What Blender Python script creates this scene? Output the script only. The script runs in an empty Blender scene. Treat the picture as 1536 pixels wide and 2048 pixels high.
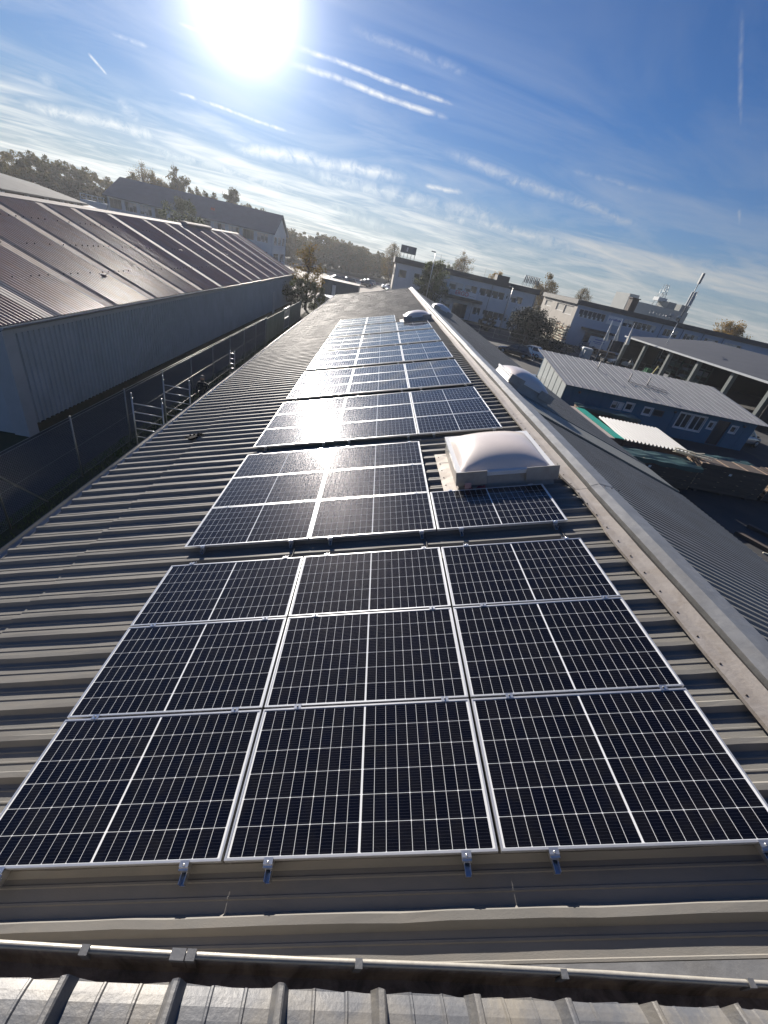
import bpy, math, random
import numpy as np
from mathutils import Vector, Matrix

R = math.radians
scene = bpy.context.scene
COL = scene.collection

# ------------------------------------------------------------------ camera
cam_d = bpy.data.cameras.new('camera')
cam = bpy.data.objects.new('camera', cam_d)
COL.objects.link(cam)
cam_d.sensor_fit = 'HORIZONTAL'
cam_d.sensor_width = 36.0
cam_d.lens = 814.85 / 1536 * 36.0
cam_d.clip_start = 0.05
cam_d.clip_end = 3000
RIGHT = Vector((0.98107, -0.00094, 0.19363))
DOWN = Vector((0.16378, -0.52940, -0.83241))
FWD = Vector((0.10329, 0.84837, -0.51923))
m = Matrix((RIGHT, -DOWN, -FWD)).transposed().to_4x4()
m.translation = Vector((2.081, -1.039, 7.6))
cam.matrix_world = m
scene.camera = cam

# ------------------------------------------------------------------ sun and sky
SUN_EL, SUN_AZ = R(16.6), R(-16.2)          # azimuth from +Y towards +X
SUN_DIR = Vector((math.sin(SUN_AZ) * math.cos(SUN_EL), math.cos(SUN_AZ) * math.cos(SUN_EL), math.sin(SUN_EL)))
sd = bpy.data.lights.new('sun', 'SUN')
sd.energy = 4.9
sd.angle = R(0.53)
sd.color = (1.0, 0.92, 0.82)
sun = bpy.data.objects.new('sun', sd)
COL.objects.link(sun)
sun.rotation_euler = (-SUN_DIR).to_track_quat('-Z', 'Y').to_euler()

world = bpy.data.worlds.new('World')
scene.world = world
world.use_nodes = True


class NT:
    """small helper to write node trees"""
    def __init__(s, tree):
        s.t = tree
        s.t.nodes.clear()

    def n(s, typ, **kw):
        nd = s.t.nodes.new(typ)
        for k, v in kw.items():
            if k.startswith('i_'):
                nd.inputs[k[2:]].default_value = v
            else:
                setattr(nd, k, v)
        return nd

    def l(s, a, b):
        s.t.links.new(a, b)

    def math(s, op, a, b=None, c=None, clamp=False):
        nd = s.t.nodes.new('ShaderNodeMath')
        nd.operation = op
        nd.use_clamp = clamp
        for i, v in enumerate((a, b, c)):
            if v is None:
                continue
            if isinstance(v, (int, float)):
                nd.inputs[i].default_value = v
            else:
                s.l(v, nd.inputs[i])
        return nd.outputs[0]

    def vmath(s, op, a, b=None, scale=None):
        nd = s.t.nodes.new('ShaderNodeVectorMath')
        nd.operation = op
        for i, v in enumerate((a, b)):
            if v is None:
                continue
            if isinstance(v, (tuple, list, Vector)):
                nd.inputs[i].default_value = tuple(v)
            else:
                s.l(v, nd.inputs[i])
        if scale is not None:
            nd.inputs['Scale'].default_value = scale
        return nd.outputs['Value'] if op in ('DOT_PRODUCT', 'LENGTH') else nd.outputs[0]

    def ramp(s, fac, stops, interp='LINEAR'):
        nd = s.t.nodes.new('ShaderNodeValToRGB')
        nd.color_ramp.interpolation = interp
        els = nd.color_ramp.elements
        while len(els) < len(stops):
            els.new(0.5)
        for e, (p, c) in zip(els, stops):
            e.position = p
            e.color = (c, c, c, 1) if isinstance(c, (int, float)) else (*c, 1)
        s.l(fac, nd.inputs[0])
        return nd.outputs[0]

    def noise(s, vec, scale, detail=3, rough=0.5, dist=0.0):
        nd = s.n('ShaderNodeTexNoise')
        nd.inputs['Scale'].default_value = scale
        nd.inputs['Detail'].default_value = detail
        nd.inputs['Roughness'].default_value = rough
        nd.inputs['Distortion'].default_value = dist
        if vec is not None:
            s.l(vec, nd.inputs['Vector'])
        return nd.outputs['Fac']

    def mix(s, fac, a, b, blend='MIX'):
        nd = s.t.nodes.new('ShaderNodeMix')
        nd.data_type = 'RGBA'
        nd.blend_type = blend
        for sock, v in ((nd.inputs[0], fac), (nd.inputs[6], a), (nd.inputs[7], b)):
            if isinstance(v, (int, float)):
                sock.default_value = v
            elif isinstance(v, (tuple, list)):
                sock.default_value = (*v, 1) if len(v) == 3 else v
            else:
                s.l(v, sock)
        return nd.outputs[2]


def cam_ray(px, py):
    """direction of a point of the picture, only used to give clouds and trails their bearing"""
    return ((px - 768) / 814.85 * RIGHT + (py - 1024) / 814.85 * DOWN + FWD).normalized()


w = NT(world.node_tree)
SKY_STRENGTH = 0.0435
sky = w.n('ShaderNodeTexSky', sky_type='NISHITA', sun_disc=False, sun_elevation=SUN_EL, sun_rotation=SUN_AZ,
          altitude=150, air_density=1.0, dust_density=0.12, ozone_density=4.0)
tc = w.n('ShaderNodeTexCoord')
dvec = w.vmath('NORMALIZE', tc.outputs['Generated'])
sep = w.n('ShaderNodeSeparateXYZ')
w.l(dvec, sep.inputs[0])
dz = sep.outputs['Z']
# bright haze around the sun
cosg = w.math('MAXIMUM', w.vmath('DOT_PRODUCT', dvec, SUN_DIR), 0.0)
g1 = w.math('MULTIPLY', w.math('POWER', cosg, 1800.0), 150.0)
g2 = w.math('MULTIPLY', w.math('POWER', cosg, 330.0), 15.0)
g3 = w.math('MULTIPLY', w.math('POWER', cosg, 24.0), 0.8)
g4 = w.math('MULTIPLY', w.math('POWER', cosg, 110.0), 3.6)
glow = w.math('ADD', w.math('ADD', w.math('ADD', g1, g2), g3), g4)
comb = w.n('ShaderNodeCombineColor')
for i in range(3):
    w.l(glow, comb.inputs[i])
glowc = w.mix(1.0, comb.outputs[0], (1.0, 0.97, 0.92), 'MULTIPLY')
tint = w.mix(1.0, sky.outputs[0], (0.47, 0.66, 0.93), 'MULTIPLY')
base = w.mix(1.0, tint, glowc, 'ADD')
# clouds on a high flat layer
h = w.math('ADD', w.math('MAXIMUM', dz, 0.0), 0.055)
cx = w.math('DIVIDE', sep.outputs['X'], h)
cy = w.math('DIVIDE', sep.outputs['Y'], h)
cmb = w.n('ShaderNodeCombineXYZ')
w.l(w.math('MULTIPLY', cx, 0.70), cmb.inputs[0])
w.l(w.math('MULTIPLY_ADD', cx, -0.20, cy), cmb.inputs[1])
n1 = w.noise(cmb.outputs[0], 0.58, 6, 0.52, 1.0)
n2 = w.noise(cmb.outputs[0], 2.2, 4, 0.5, 1.2)
nn = w.math('MULTIPLY_ADD', n2, 0.28, w.math('MULTIPLY', n1, 0.72))
# more cloud low down, hardly any higher up
lowmask = w.ramp(dz, [(0.0, 1.0), (0.09, 0.95), (0.14, 0.45), (0.22, 0.10), (0.45, 0.05)])
cl = w.math('SUBTRACT', nn, w.math('MULTIPLY_ADD', lowmask, -0.270, 0.68))
cl = w.math('MULTIPLY', cl, 4.5, clamp=True)
cl = w.math('MULTIPLY', cl, w.math('MULTIPLY_ADD', lowmask, 0.6, 0.15))
# thin veil right above the horizon
veil = w.ramp(dz, [(0.0, 0.80), (0.05, 0.55), (0.13, 0.22), (0.26, 0.0)])
wisp = w.math('MULTIPLY', w.ramp(w.noise(cmb.outputs[0], 0.9, 5, 0.6, 1.2), [(0.42, 0.0), (0.72, 0.30)]), w.ramp(dz, [(0.1, 1.0), (0.55, 0.1)]))


def trail(p0, p1, width, strength, soft=0.35):
    """condensation trail along the great circle through two bearings"""
    a, b = cam_ray(*p0), cam_ray(*p1)
    nrm = a.cross(b).normalized()
    mid = (a + b).normalized()
    half = a.angle(b) / 2
    along = nrm.cross(mid).normalized()
    wob = w.math('MULTIPLY', w.math('SUBTRACT', w.noise(dvec, 9.0, 3, 0.6), 0.5), width * 1.6)
    dist = w.math('ABSOLUTE', w.math('ADD', w.vmath('DOT_PRODUCT', dvec, nrm), wob))
    core = w.math('SUBTRACT', 1.0, w.math('DIVIDE', dist, width), clamp=True)
    ext = w.math('DIVIDE', w.math('ABSOLUTE', w.vmath('DOT_PRODUCT', dvec, along)), math.sin(half))
    e = w.math('MULTIPLY', w.math('SUBTRACT', 1.0, ext), 1.0 / soft, clamp=True)
    e = w.math('MULTIPLY', e, w.math('GREATER_THAN', w.vmath('DOT_PRODUCT', dvec, mid), 0.0))
    brk = w.ramp(w.noise(dvec, 48.0, 5, 0.65, 0.6), [(0.32, 0.15), (0.62, 1.0)])
    return w.math('MULTIPLY', w.math('MULTIPLY', w.math('MULTIPLY', core, e), brk), strength)


trails = [trail((560, 80), (930, 220), .0045, .75), trail((570, 120), (900, 240), .0055, .85), trail((330, 175), (600, 272), .0035, .8),
          trail((345, 42), (450, 84), .0035, .8), trail((175, 105), (216, 152), .0025, .7), trail((215, 66), (300, 96), .0045, .4),
          trail((430, 255), (640, 225), .003, .0), trail((690, 50), (960, 160), .009, .22), trail((870, 300), (1330, 470), .012, .42),
          trail((1130, 340), (1330, 390), .008, .30), trail((1484, 10), (1480, 265), .004, .28), trail((1478, 415), (1476, 462), .004, .4),
          trail((20, 205), (340, 275), .013, .72), trail((222, 192), (290, 250), .015, .6, .9), trail((66, 146), (118, 173), .011, .55, .9),
          trail((440, 285), (830, 362), .014, .75), trail((800, 418), (1536, 560), .013, .60), trail((1000, 455), (1536, 600), .020, .42),
          trail((845, 371), (930, 388), .006, .8), trail((560, 330), (1050, 455), .018, .5), trail((980, 490), (1085, 508), .008, .55),
          trail((260, 280), (620, 385), .020, .45), trail((640, 395), (800, 470), .020, .35)]
tsum = trails[0]
for t_ in trails[1:]:
    tsum = w.math('MAXIMUM', tsum, t_)
fac = w.math('MAXIMUM', w.math('MAXIMUM', cl, tsum), w.math('MULTIPLY', wisp, .8), clamp=True)
base = w.mix(veil, base, w.mix(1.0, glowc, (3.0, 3.5, 3.9), 'ADD'))
# forward scattering: clouds near the sun are brighter
cbr = w.math('ADD', w.math('MULTIPLY', w.math('POWER', cosg, 7.0), 8.5), 6.2)
cc = w.n('ShaderNodeCombineColor')
w.l(cbr, cc.inputs[0])
w.l(w.math('MULTIPLY', cbr, 1.0), cc.inputs[1])
w.l(w.math('MULTIPLY', cbr, .965), cc.inputs[2])
col = w.mix(fac, base, cc.outputs[0])
bg = w.n('ShaderNodeBackground', i_Strength=SKY_STRENGTH)
w.l(col, bg.inputs[0])
wo = w.n('ShaderNodeOutputWorld')
w.l(bg.outputs[0], wo.inputs[0])

vs = scene.view_settings
vs.view_transform = 'Standard'
vs.look = 'None'
vs.exposure = 1.0
vs.gamma = 1.0
vs.use_curve_mapping = False
scene.cycles.max_bounces = 6
scene.cycles.diffuse_bounces = 3
scene.cycles.glossy_bounces = 3
scene.cycles.transmission_bounces = 4
scene.cycles.transparent_max_bounces = 8
scene.cycles.use_denoising = True
scene.cycles.sample_clamp_indirect = 6.0
scene.cycles.caustics_reflective = False
scene.cycles.caustics_refractive = False

# ------------------------------------------------------------------ materials
MATS = {}


def pbr(name, c1, c2=None, scale=3.0, rough=0.6, metal=0.0, bump=0.0, bscale=40.0, stretch=(1, 1, 1), coat=0.0, rvar=0.0,
        spec=0.5, dirt=None, dirt_scale=1.0, dirt_amt=0.5, trans=0.0, alpha=None, coords='Object', coat_rough=0.08, detail=5):
    if name in MATS:
        return MATS[name]
    mt = bpy.data.materials.new(name)
    mt.use_nodes = True
    t = NT(mt.node_tree)
    b = t.n('ShaderNodeBsdfPrincipled')
    out = t.n('ShaderNodeOutputMaterial')
    t.l(b.outputs[0], out.inputs[0])
    tcn = t.n('ShaderNodeTexCoord')
    mp = t.n('ShaderNodeMapping')
    mp.inputs['Scale'].default_value = stretch
    oinf = t.n('ShaderNodeObjectInfo')
    shift = t.vmath('SCALE', (31.0, 17.0, 11.0))
    t.l(oinf.outputs['Random'], shift.node.inputs['Scale'])
    t.l(t.vmath('ADD', tcn.outputs[coords], shift), mp.inputs[0])
    v = mp.outputs[0]
    c2 = c2 or tuple(x * 0.8 for x in c1)
    nz = t.noise(v, scale, detail, 0.6, 0.3)
    cl_ = t.mix(t.ramp(nz, [(0.3, 0.0), (0.7, 1.0)]), c1, c2)
    if dirt:
        dn = t.noise(v, dirt_scale, 6, 0.65, 0.8)
        cl_ = t.mix(t.math('MULTIPLY', t.ramp(dn, [(0.42, 0.0), (0.68, 1.0)]), dirt_amt), cl_, dirt)
    t.l(cl_, b.inputs['Base Color'])
    if rvar:
        rr = t.math('MULTIPLY_ADD', t.noise(v, scale * 2.3, 4, 0.6), rvar * 2, rough - rvar, clamp=True)
        t.l(rr, b.inputs['Roughness'])
    else:
        b.inputs['Roughness'].default_value = rough
    b.inputs['Metallic'].default_value = metal
    b.inputs['Specular IOR Level'].default_value = spec
    b.inputs['Coat Weight'].default_value = coat
    b.inputs['Coat Roughness'].default_value = coat_rough
    b.inputs['Coat IOR'].default_value = 1.38 if name in ('solar_cell', 'solar_backsheet', 'busbar_silver') else 1.5
    if trans:
        b.inputs['Transmission Weight'].default_value = trans
    if bump:
        bm_ = t.n('ShaderNodeBump', i_Strength=bump, i_Distance=0.01)
        t.l(t.noise(v, bscale, 4, 0.6), bm_.inputs['Height'])
        t.l(bm_.outputs[0], b.inputs['Normal'])
    MATS[name] = mt
    return mt


def foliage(name, stops, trans=0.38):
    if name in MATS:
        return MATS[name]
    mt = bpy.data.materials.new(name)
    mt.use_nodes = True
    t = NT(mt.node_tree)
    tcn = t.n('ShaderNodeTexCoord')
    oi = t.n('ShaderNodeObjectInfo')
    v = t.vmath('ADD', tcn.outputs['Object'], oi.outputs['Location'])
    nz = t.noise(v, 0.55, 4, 0.7)
    nz2 = t.noise(v, 5.0, 2, 0.6)
    f_ = t.math('MULTIPLY_ADD', nz2, 0.5, t.math('MULTIPLY', nz, 0.6))
    c = t.ramp(f_, stops)
    d = t.n('ShaderNodeBsdfPrincipled', i_Roughness=0.7)
    t.l(c, d.inputs['Base Color'])
    tr = t.n('ShaderNodeBsdfTranslucent')
    t.l(c, tr.inputs[0])
    mx = t.n('ShaderNodeMixShader')
    mx.inputs[0].default_value = trans
    t.l(d.outputs[0], mx.inputs[1])
    t.l(tr.outputs[0], mx.inputs[2])
    out = t.n('ShaderNodeOutputMaterial')
    t.l(mx.outputs[0], out.inputs[0])
    MATS[name] = mt
    return mt


M = dict(
    roof=pbr('roof_sheet_coating', (.225, .218, .202), (.18, .175, .163), 1.6, .6, 0, .12, 60, stretch=(1, 3, 1), spec=.22, dirt=(.25, .23, .20), dirt_scale=2.2, dirt_amt=.55, rvar=.08),
    roof_r=pbr('roof_sheet_other_side', (.27, .27, .255), (.225, .225, .212), 1.2, .65, 0, .1, 60, spec=.25, dirt=(.20, .185, .16), dirt_scale=1.1, dirt_amt=.5, rvar=.06),
    flash=pbr('ridge_flashing', (.44, .40, .36), (.37, .335, .30), 3, .5, .25, .3, 30, dirt=(.30, .25, .20), dirt_scale=4, dirt_amt=.6, rvar=.1),
    zinc=pbr('galvanised_zinc', (.40, .40, .39), (.30, .30, .295), 5, .42, .55, .25, 18, dirt=(.26, .25, .23), dirt_scale=2.5, dirt_amt=.5, rvar=.12),
    zinc_dirty=pbr('dirty_gutter_zinc', (.44, .38, .33), (.25, .215, .185), 5, .6, .1, .5, 30, stretch=(1, 1, .25), dirt=(.02, .018, .016), dirt_scale=7, dirt_amt=.8, rvar=.1),
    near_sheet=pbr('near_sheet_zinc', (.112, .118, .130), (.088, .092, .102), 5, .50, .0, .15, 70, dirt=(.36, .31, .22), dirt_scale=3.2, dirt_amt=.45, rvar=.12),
    alu=pbr('aluminium', (.78, .79, .80), (.70, .71, .72), 6, .28, .9, .05, 40),
    frame=pbr('anodised_panel_frame', (.80, .81, .82), (.72, .73, .74), 6, .34, .75, 0),
    rail_in=pbr('rail_channel_inside', (.30, .42, .62), (.22, .33, .52), 8, .3, .8, 0),
    cell=pbr('solar_cell', (.0035, .0042, .010), (.0025, .003, .006), 2, .5, 0, 0, spec=0.0, coat=1.0, coat_rough=.044, dirt=(.016, .015, .014), dirt_scale=2.5, dirt_amt=.55),
    sheet=pbr('solar_backsheet', (.80, .82, .84), (.72, .74, .76), 3, .5, 0, 0, spec=0.0, coat=1.0, coat_rough=.044),
    bus=pbr('busbar_silver', (.10, .095, .105), (.08, .075, .085), 3, .36, .9, 0, coat=.4, coat_rough=.045),
    black=pbr('black_rubber', (.012, .012, .013), (.02, .02, .02), 8, .6, 0),
    dome=pbr('opal_dome_acrylic', (.78, .69, .63), (.72, .635, .58), 1.5, .3, 0, 0, coat=.5, coat_rough=.06),
    curb=pbr('skylight_upstand', (.40, .385, .36), (.34, .325, .30), 3, .5, 0, .1, 30, dirt=(.26, .22, .18), dirt_scale=5, dirt_amt=.5),
    asphalt=pbr('asphalt', (.052, .052, .054), (.038, .038, .040), .35, .9, 0, .4, 14, dirt=(.085, .08, .072), dirt_scale=.25, dirt_amt=.6, coords='Object'),
    asphalt_l=pbr('lighter_paving', (.22, .19, .165), (.18, .155, .135), .2, .9, 0, .2, 6, dirt=(.13, .115, .10), dirt_scale=.2, dirt_amt=.5),
    yard=pbr('yard_paving', (.105, .088, .072), (.08, .068, .056), .3, .9, 0, .3, 10, dirt=(.05, .045, .04), dirt_scale=.3, dirt_amt=.6),
    soil=pbr('grass_soil', (.05, .058, .028), (.035, .04, .02), 1.5, .95, 0, .6, 12),
    paint_line=pbr('line_paint', (.55, .55, .53), (.45, .45, .43), 3, .8),
    hall_roof=pbr('fibre_cement_roof', (.60, .37, .25), (.48, .30, .20), 1.3, .31, .0, .1, 25, dirt=(.56, .45, .41), dirt_scale=.8, dirt_amt=.4, rvar=.08),
    hall_strip=pbr('rooflight_strip', (.29, .215, .185), (.24, .18, .155), 1.2, .85, 0, .15, 25, dirt=(.55, .50, .48), dirt_scale=.9, dirt_amt=.5),
    hall_strip2=pbr('rooflight_strip_white', (.36, .32, .29), (.30, .265, .24), 1.2, .8, 0, .15, 25, dirt=(.40, .33, .30), dirt_scale=.9, dirt_amt=.5),
    hall_wall=pbr('hall_cladding', (.44, .49, .53), (.37, .42, .45), .8, .6, 0, .1, 20, dirt=(.33, .36, .36), dirt_scale=.7, dirt_amt=.4),
    hall_base=pbr('mossy_plinth', (.085, .07, .045), (.05, .05, .03), 2.5, .9, 0, .4, 15),
    hall_trim=pbr('hall_trim', (.42, .45, .47), (.36, .39, .41), 2, .5, 0, .1),
    wall_w=pbr('pale_render', (.58, .61, .64), (.52, .55, .58), .5, .85, 0, .15, 8, dirt=(.44, .46, .48), dirt_scale=.4, dirt_amt=.4),
    wall_beige=pbr('sandy_render', (.44, .41, .37), (.35, .325, .29), .5, .85, 0, .15, 8),
    wall_blue=pbr('blue_grey_render', (.40, .46, .55), (.35, .41, .50), .5, .8, 0, .1, 8, dirt=(.32, .37, .44), dirt_scale=.3, dirt_amt=.4),
    wall_far=pbr('office_panel', (.42, .50, .56), (.36, .43, .50), .3, .7, 0, .05, 8),
    fascia=pbr('dark_fascia', (.045, .048, .055), (.035, .037, .042), 1, .7, 0, .1, 10),
    fascia_s=pbr('slate_fascia', (.17, .165, .155), (.13, .125, .12), 1, .7, 0, .3, 25),
    tiles=pbr('dark_roof_tiles', (.075, .105, .145), (.055, .08, .115), .8, .7, 0, .3, 5),
    glass=pbr('window_glass', (.03, .04, .05), (.05, .06, .07), .3, .06, 0, 0, spec=.8),
    glass_l=pbr('blinded_window', (.62, .60, .55), (.50, .48, .44), .6, .25, 0, 0),
    whitef=pbr('white_frame', (.68, .69, .70), (.60, .61, .62), 2, .45),
    greyf=pbr('dark_frame', (.08, .085, .09), (.06, .065, .07), 2, .5),
    shed_wall=pbr('blue_timber_wall', (.030, .135, .235), (.024, .11, .19), .8, .65, 0, .1, 10),
    shed_pan=pbr('pale_gable_panel', (.46, .50, .50), (.40, .44, .44), 1.2, .55, 0, .2, 12),
    shed_roof=pbr('shed_sheet_roof', (.36, .36, .37), (.29, .29, .30), .7, .5, 0, .15, 14, dirt=(.22, .22, .23), dirt_scale=.9, dirt_amt=.4),
    carport=pbr('carport_sheet', (.075, .078, .085), (.06, .062, .068), .5, .6, 0, .15, 10),
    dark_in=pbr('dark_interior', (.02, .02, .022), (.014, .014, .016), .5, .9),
    timber=pbr('weathered_boards', (.105, .078, .062), (.06, .046, .038), 1.1, .8, 0, .5, 20, stretch=(.25, 1, 5)),
    timber_end=pbr('cut_timber_ends', (.50, .36, .24), (.32, .22, .15), 6, .8, 0, .3, 30),
    pale_wood=pbr('pale_wood', (.62, .58, .46), (.48, .44, .34), 3, .7, 0, .2, 20, stretch=(.3, 1, 1)),
    green_tarp=pbr('green_cover', (.035, .085, .075), (.025, .06, .055), 1.3, .5, 0, .4, 9),
    teal=pbr('teal_cover', (.02, .36, .26), (.015, .30, .22), 1.3, .45, 0, .1, 9),
    pink_sheet=pbr('beige_sheet', (.50, .42, .36), (.43, .36, .31), 1.3, .5, 0, .2, 9),
    corr=pbr('white_corrugated_sheet', (.66, .65, .62), (.58, .57, .54), 1.3, .45, 0, .1, 9),
    white=pbr('white_paint', (.72, .73, .74), (.66, .67, .68), 2, .35, 0),
    cloth=pbr('flag_cloth', (.82, .78, .70), (.68, .64, .56), 4, .8, 0, .2, 20),
    red_print=pbr('red_print', (.45, .03, .05), (.40, .025, .045), 4, .5),
    blue_print=pbr('blue_print', (.06, .12, .38), (.05, .10, .33), 4, .5),
    grey_print=pbr('grey_print', (.15, .16, .18), (.13, .14, .16), 4, .5),
    steel=pbr('painted_steel', (.20, .21, .22), (.16, .17, .18), 3, .45, .3),
    galv=pbr('galvanised_tube', (.52, .54, .55), (.42, .44, .45), 6, .32, .7, .1, 30),
    wire=pbr('fence_wire', (.30, .31, .31), (.24, .25, .25), 6, .45, .6),
    slat=pbr('greenish_fence_slat', (.20, .235, .20), (.15, .18, .15), 2, .7, 0, .2, 12),
    car_white=pbr('white_car_paint', (.70, .72, .75), (.68, .70, .73), .5, .25, 0, 0, coat=1.0),
    car_dark=pbr('dark_car_paint', (.018, .022, .028), (.02, .024, .03), .5, .22, .2, 0, coat=1.0),
    car_blue=pbr('blue_car_paint', (.03, .06, .13), (.03, .055, .12), .5, .22, .2, 0, coat=1.0),
    car_silver=pbr('silver_car_paint', (.34, .36, .38), (.32, .34, .36), .5, .25, .5, 0, coat=1.0),
    tyre=pbr('tyre_rubber', (.02, .02, .02), (.015, .015, .015), 5, .85),
    rim=pbr('wheel_rim', (.42, .43, .44), (.36, .37, .38), 5, .35, .8),
    lamp_glass=pbr('lamp_glass', (.72, .72, .70), (.66, .66, .64), 5, .12, .3, 0, coat=1.0),
    tail=pbr('tail_light', (.35, .02, .02), (.30, .015, .015), 5, .2, 0, 0, coat=1.0),
    bark=pbr('tree_bark', (.085, .07, .055), (.055, .046, .038), 4, .9, 0, .6, 12, stretch=(1, 1, .3)),
    skin=pbr('skin', (.42, .27, .20), (.40, .25, .19), 6, .55),
    jacket=pbr('dark_jacket', (.03, .034, .042), (.022, .026, .032), 8, .85, 0, .2, 40),
    hair=pbr('grey_hair', (.20, .18, .16), (.14, .13, .12), 30, .7),
    glove=pbr('black_glove', (.012, .012, .014), (.02, .02, .022), 12, .95, 0, .1, 60, spec=.1),
    red_bag=pbr('dark_red_wrapper', (.22, .02, .035), (.12, .012, .02), 30, .4, 0, .3, 60),
    pink_bag=pbr('pale_pink_tag', (.62, .42, .42), (.55, .36, .36), 20, .5),
    screw=pbr('screw_head', (.06, .05, .045), (.04, .035, .03), 9, .5, .5),
    orange_w=pbr('orange_red_sign', (.45, .06, .03), (.40, .05, .03), 4, .5),
)
M['leaf_dark'] = foliage('leaves_dark', [(.30, (.028, .042, .018)), (.50, (.05, .068, .026)), (.70, (.085, .09, .032))])
M['leaf_autumn'] = foliage('leaves_autumn', [(.30, (.045, .050, .016)), (.48, (.10, .085, .022)), (.62, (.19, .115, .025)), (.80, (.26, .12, .025))])
M['leaf_yellow'] = foliage('leaves_yellow', [(.30, (.10, .085, .02)), (.50, (.27, .19, .03)), (.75, (.36, .17, .03))])
M['leaf_wood'] = foliage('leaves_wood', [(.30, (.035, .045, .020)), (.45, (.070, .072, .030)), (.60, (.115, .090, .034)), (.78, (.16, .10, .035))])
M['leaf_green'] = foliage('leaves_green', [(.30, (.045, .062, .026)), (.50, (.085, .105, .040)), (.72, (.13, .14, .055))])
M['conifer'] = foliage('needles', [(.30, (.006, .012, .008)), (.55, (.014, .022, .012)), (.8, (.025, .034, .016))], .1)
M['grass'] = foliage('grass_blades', [(.30, (.06, .09, .03)), (.55, (.10, .14, .045)), (.8, (.16, .17, .06))], .3)


# ------------------------------------------------------------------ geometry helpers
class G:
    """collects faces; build() makes ONE mesh"""
    def __init__(s):
        s.v, s.f, s.mi, s.sm = [], [], [], []

    def add(s, vs_, fs_, mat=0, smooth=False):
        o = len(s.v)
        s.v.extend([tuple(p) for p in vs_])
        for f_ in fs_:
            s.f.append([o + i for i in f_])
            s.mi.append(mat)
            s.sm.append(smooth)
        return s

    def box(s, x0, x1, y0, y1, z0, z1, mat=0):
        return s.add([(x0, y0, z0), (x1, y0, z0), (x1, y1, z0), (x0, y1, z0), (x0, y0, z1), (x1, y0, z1), (x1, y1, z1), (x0, y1, z1)],
                     [(3, 2, 1, 0), (4, 5, 6, 7), (0, 1, 5, 4), (1, 2, 6, 5), (2, 3, 7, 6), (3, 0, 4, 7)], mat)

    def quad(s, a, b, c, d, mat=0):
        return s.add([a, b, c, d], [(0, 1, 2, 3)], mat)

    def beam(s, p, q, wd, ht, mat=0, up=(0, 0, 1)):
        p, q = Vector(p), Vector(q)
        d = (q - p).normalized()
        u = Vector(up)
        if abs(d.dot(u)) > .98:
            u = Vector((1, 0, 0))
        sd_ = d.cross(u).normalized() * wd / 2
        u = sd_.cross(d).normalized() * ht / 2
        vs_ = [p - sd_ - u, p + sd_ - u, p + sd_ + u, p - sd_ + u, q - sd_ - u, q + sd_ - u, q + sd_ + u, q - sd_ + u]
        return s.add(vs_, [(0, 1, 2, 3), (7, 6, 5, 4), (0, 4, 5, 1), (1, 5, 6, 2), (2, 6, 7, 3), (3, 7, 4, 0)], mat)

    def tube(s, pts, rad, n=8, mat=0, cap=True, smooth=True):
        pts = [Vector(p) for p in pts]
        rads = rad if isinstance(rad, (list, tuple)) else [rad] * len(pts)
        vs_, fs_ = [], []
        ref = None
        for i, p in enumerate(pts):
            d = (pts[min(i + 1, len(pts) - 1)] - pts[max(i - 1, 0)]).normalized()
            if ref is None:
                ref = Vector((0, 0, 1)) if abs(d.z) < .9 else Vector((1, 0, 0))
            a = d.cross(ref).normalized()
            b = a.cross(d).normalized()
            for k in range(n):
                t = 2 * math.pi * k / n
                vs_.append(p + (a * math.cos(t) + b * math.sin(t)) * rads[i])
        for i in range(len(pts) - 1):
            for k in range(n):
                k2 = (k + 1) % n
                fs_.append((i * n + k, i * n + k2, (i + 1) * n + k2, (i + 1) * n + k))
        if cap:
            fs_.append(tuple(range(n - 1, -1, -1)))
            fs_.append(tuple((len(pts) - 1) * n + k for k in range(n)))
        return s.add(vs_, fs_, mat, smooth)

    def prism(s, poly, axis, a0, a1, mat=0):
        """extrude a 2d polygon along axis 'x','y' or 'z'"""
        def P3(p, a):
            return {'x': (a, p[0], p[1]), 'y': (p[0], a, p[1]), 'z': (p[0], p[1], a)}[axis]
        n = len(poly)
        vs_ = [P3(p, a0) for p in poly] + [P3(p, a1) for p in poly]
        fs_ = [tuple(range(n - 1, -1, -1)), tuple(range(n, 2 * n))] + [(i, (i + 1) % n, n + (i + 1) % n, n + i) for i in range(n)]
        return s.add(vs_, fs_, mat)

    def ball(s, c, r, nu=10, nv=7, mat=0, sz=1.0):
        vs_, fs_ = [], []
        for j in range(nv + 1):
            ph = math.pi * j / nv
            for i in range(nu):
                th_ = 2 * math.pi * i / nu
                vs_.append((c[0] + r * math.sin(ph) * math.cos(th_), c[1] + r * math.sin(ph) * math.sin(th_), c[2] + r * sz * math.cos(ph)))
        for j in range(nv):
            for i in range(nu):
                fs_.append((j * nu + i, j * nu + (i + 1) % nu, (j + 1) * nu + (i + 1) % nu, (j + 1) * nu + i))
        return s.add(vs_, fs_, mat, True)

    def mesh(s, name, mats):
        me = bpy.data.meshes.new(name)
        me.from_pydata(s.v, [], s.f)
        mats = mats if isinstance(mats, (list, tuple)) else [mats]
        for mt in mats:
            me.materials.append(mt)
        if len(mats) > 1:
            me.polygons.foreach_set('material_index', s.mi)
        me.polygons.foreach_set('use_smooth', s.sm)
        me.update()
        return me

    def build(s, name, mats, parent=None, loc=None, **kw):
        return put(name, s.mesh(name, mats), parent, loc, **kw)


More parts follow.
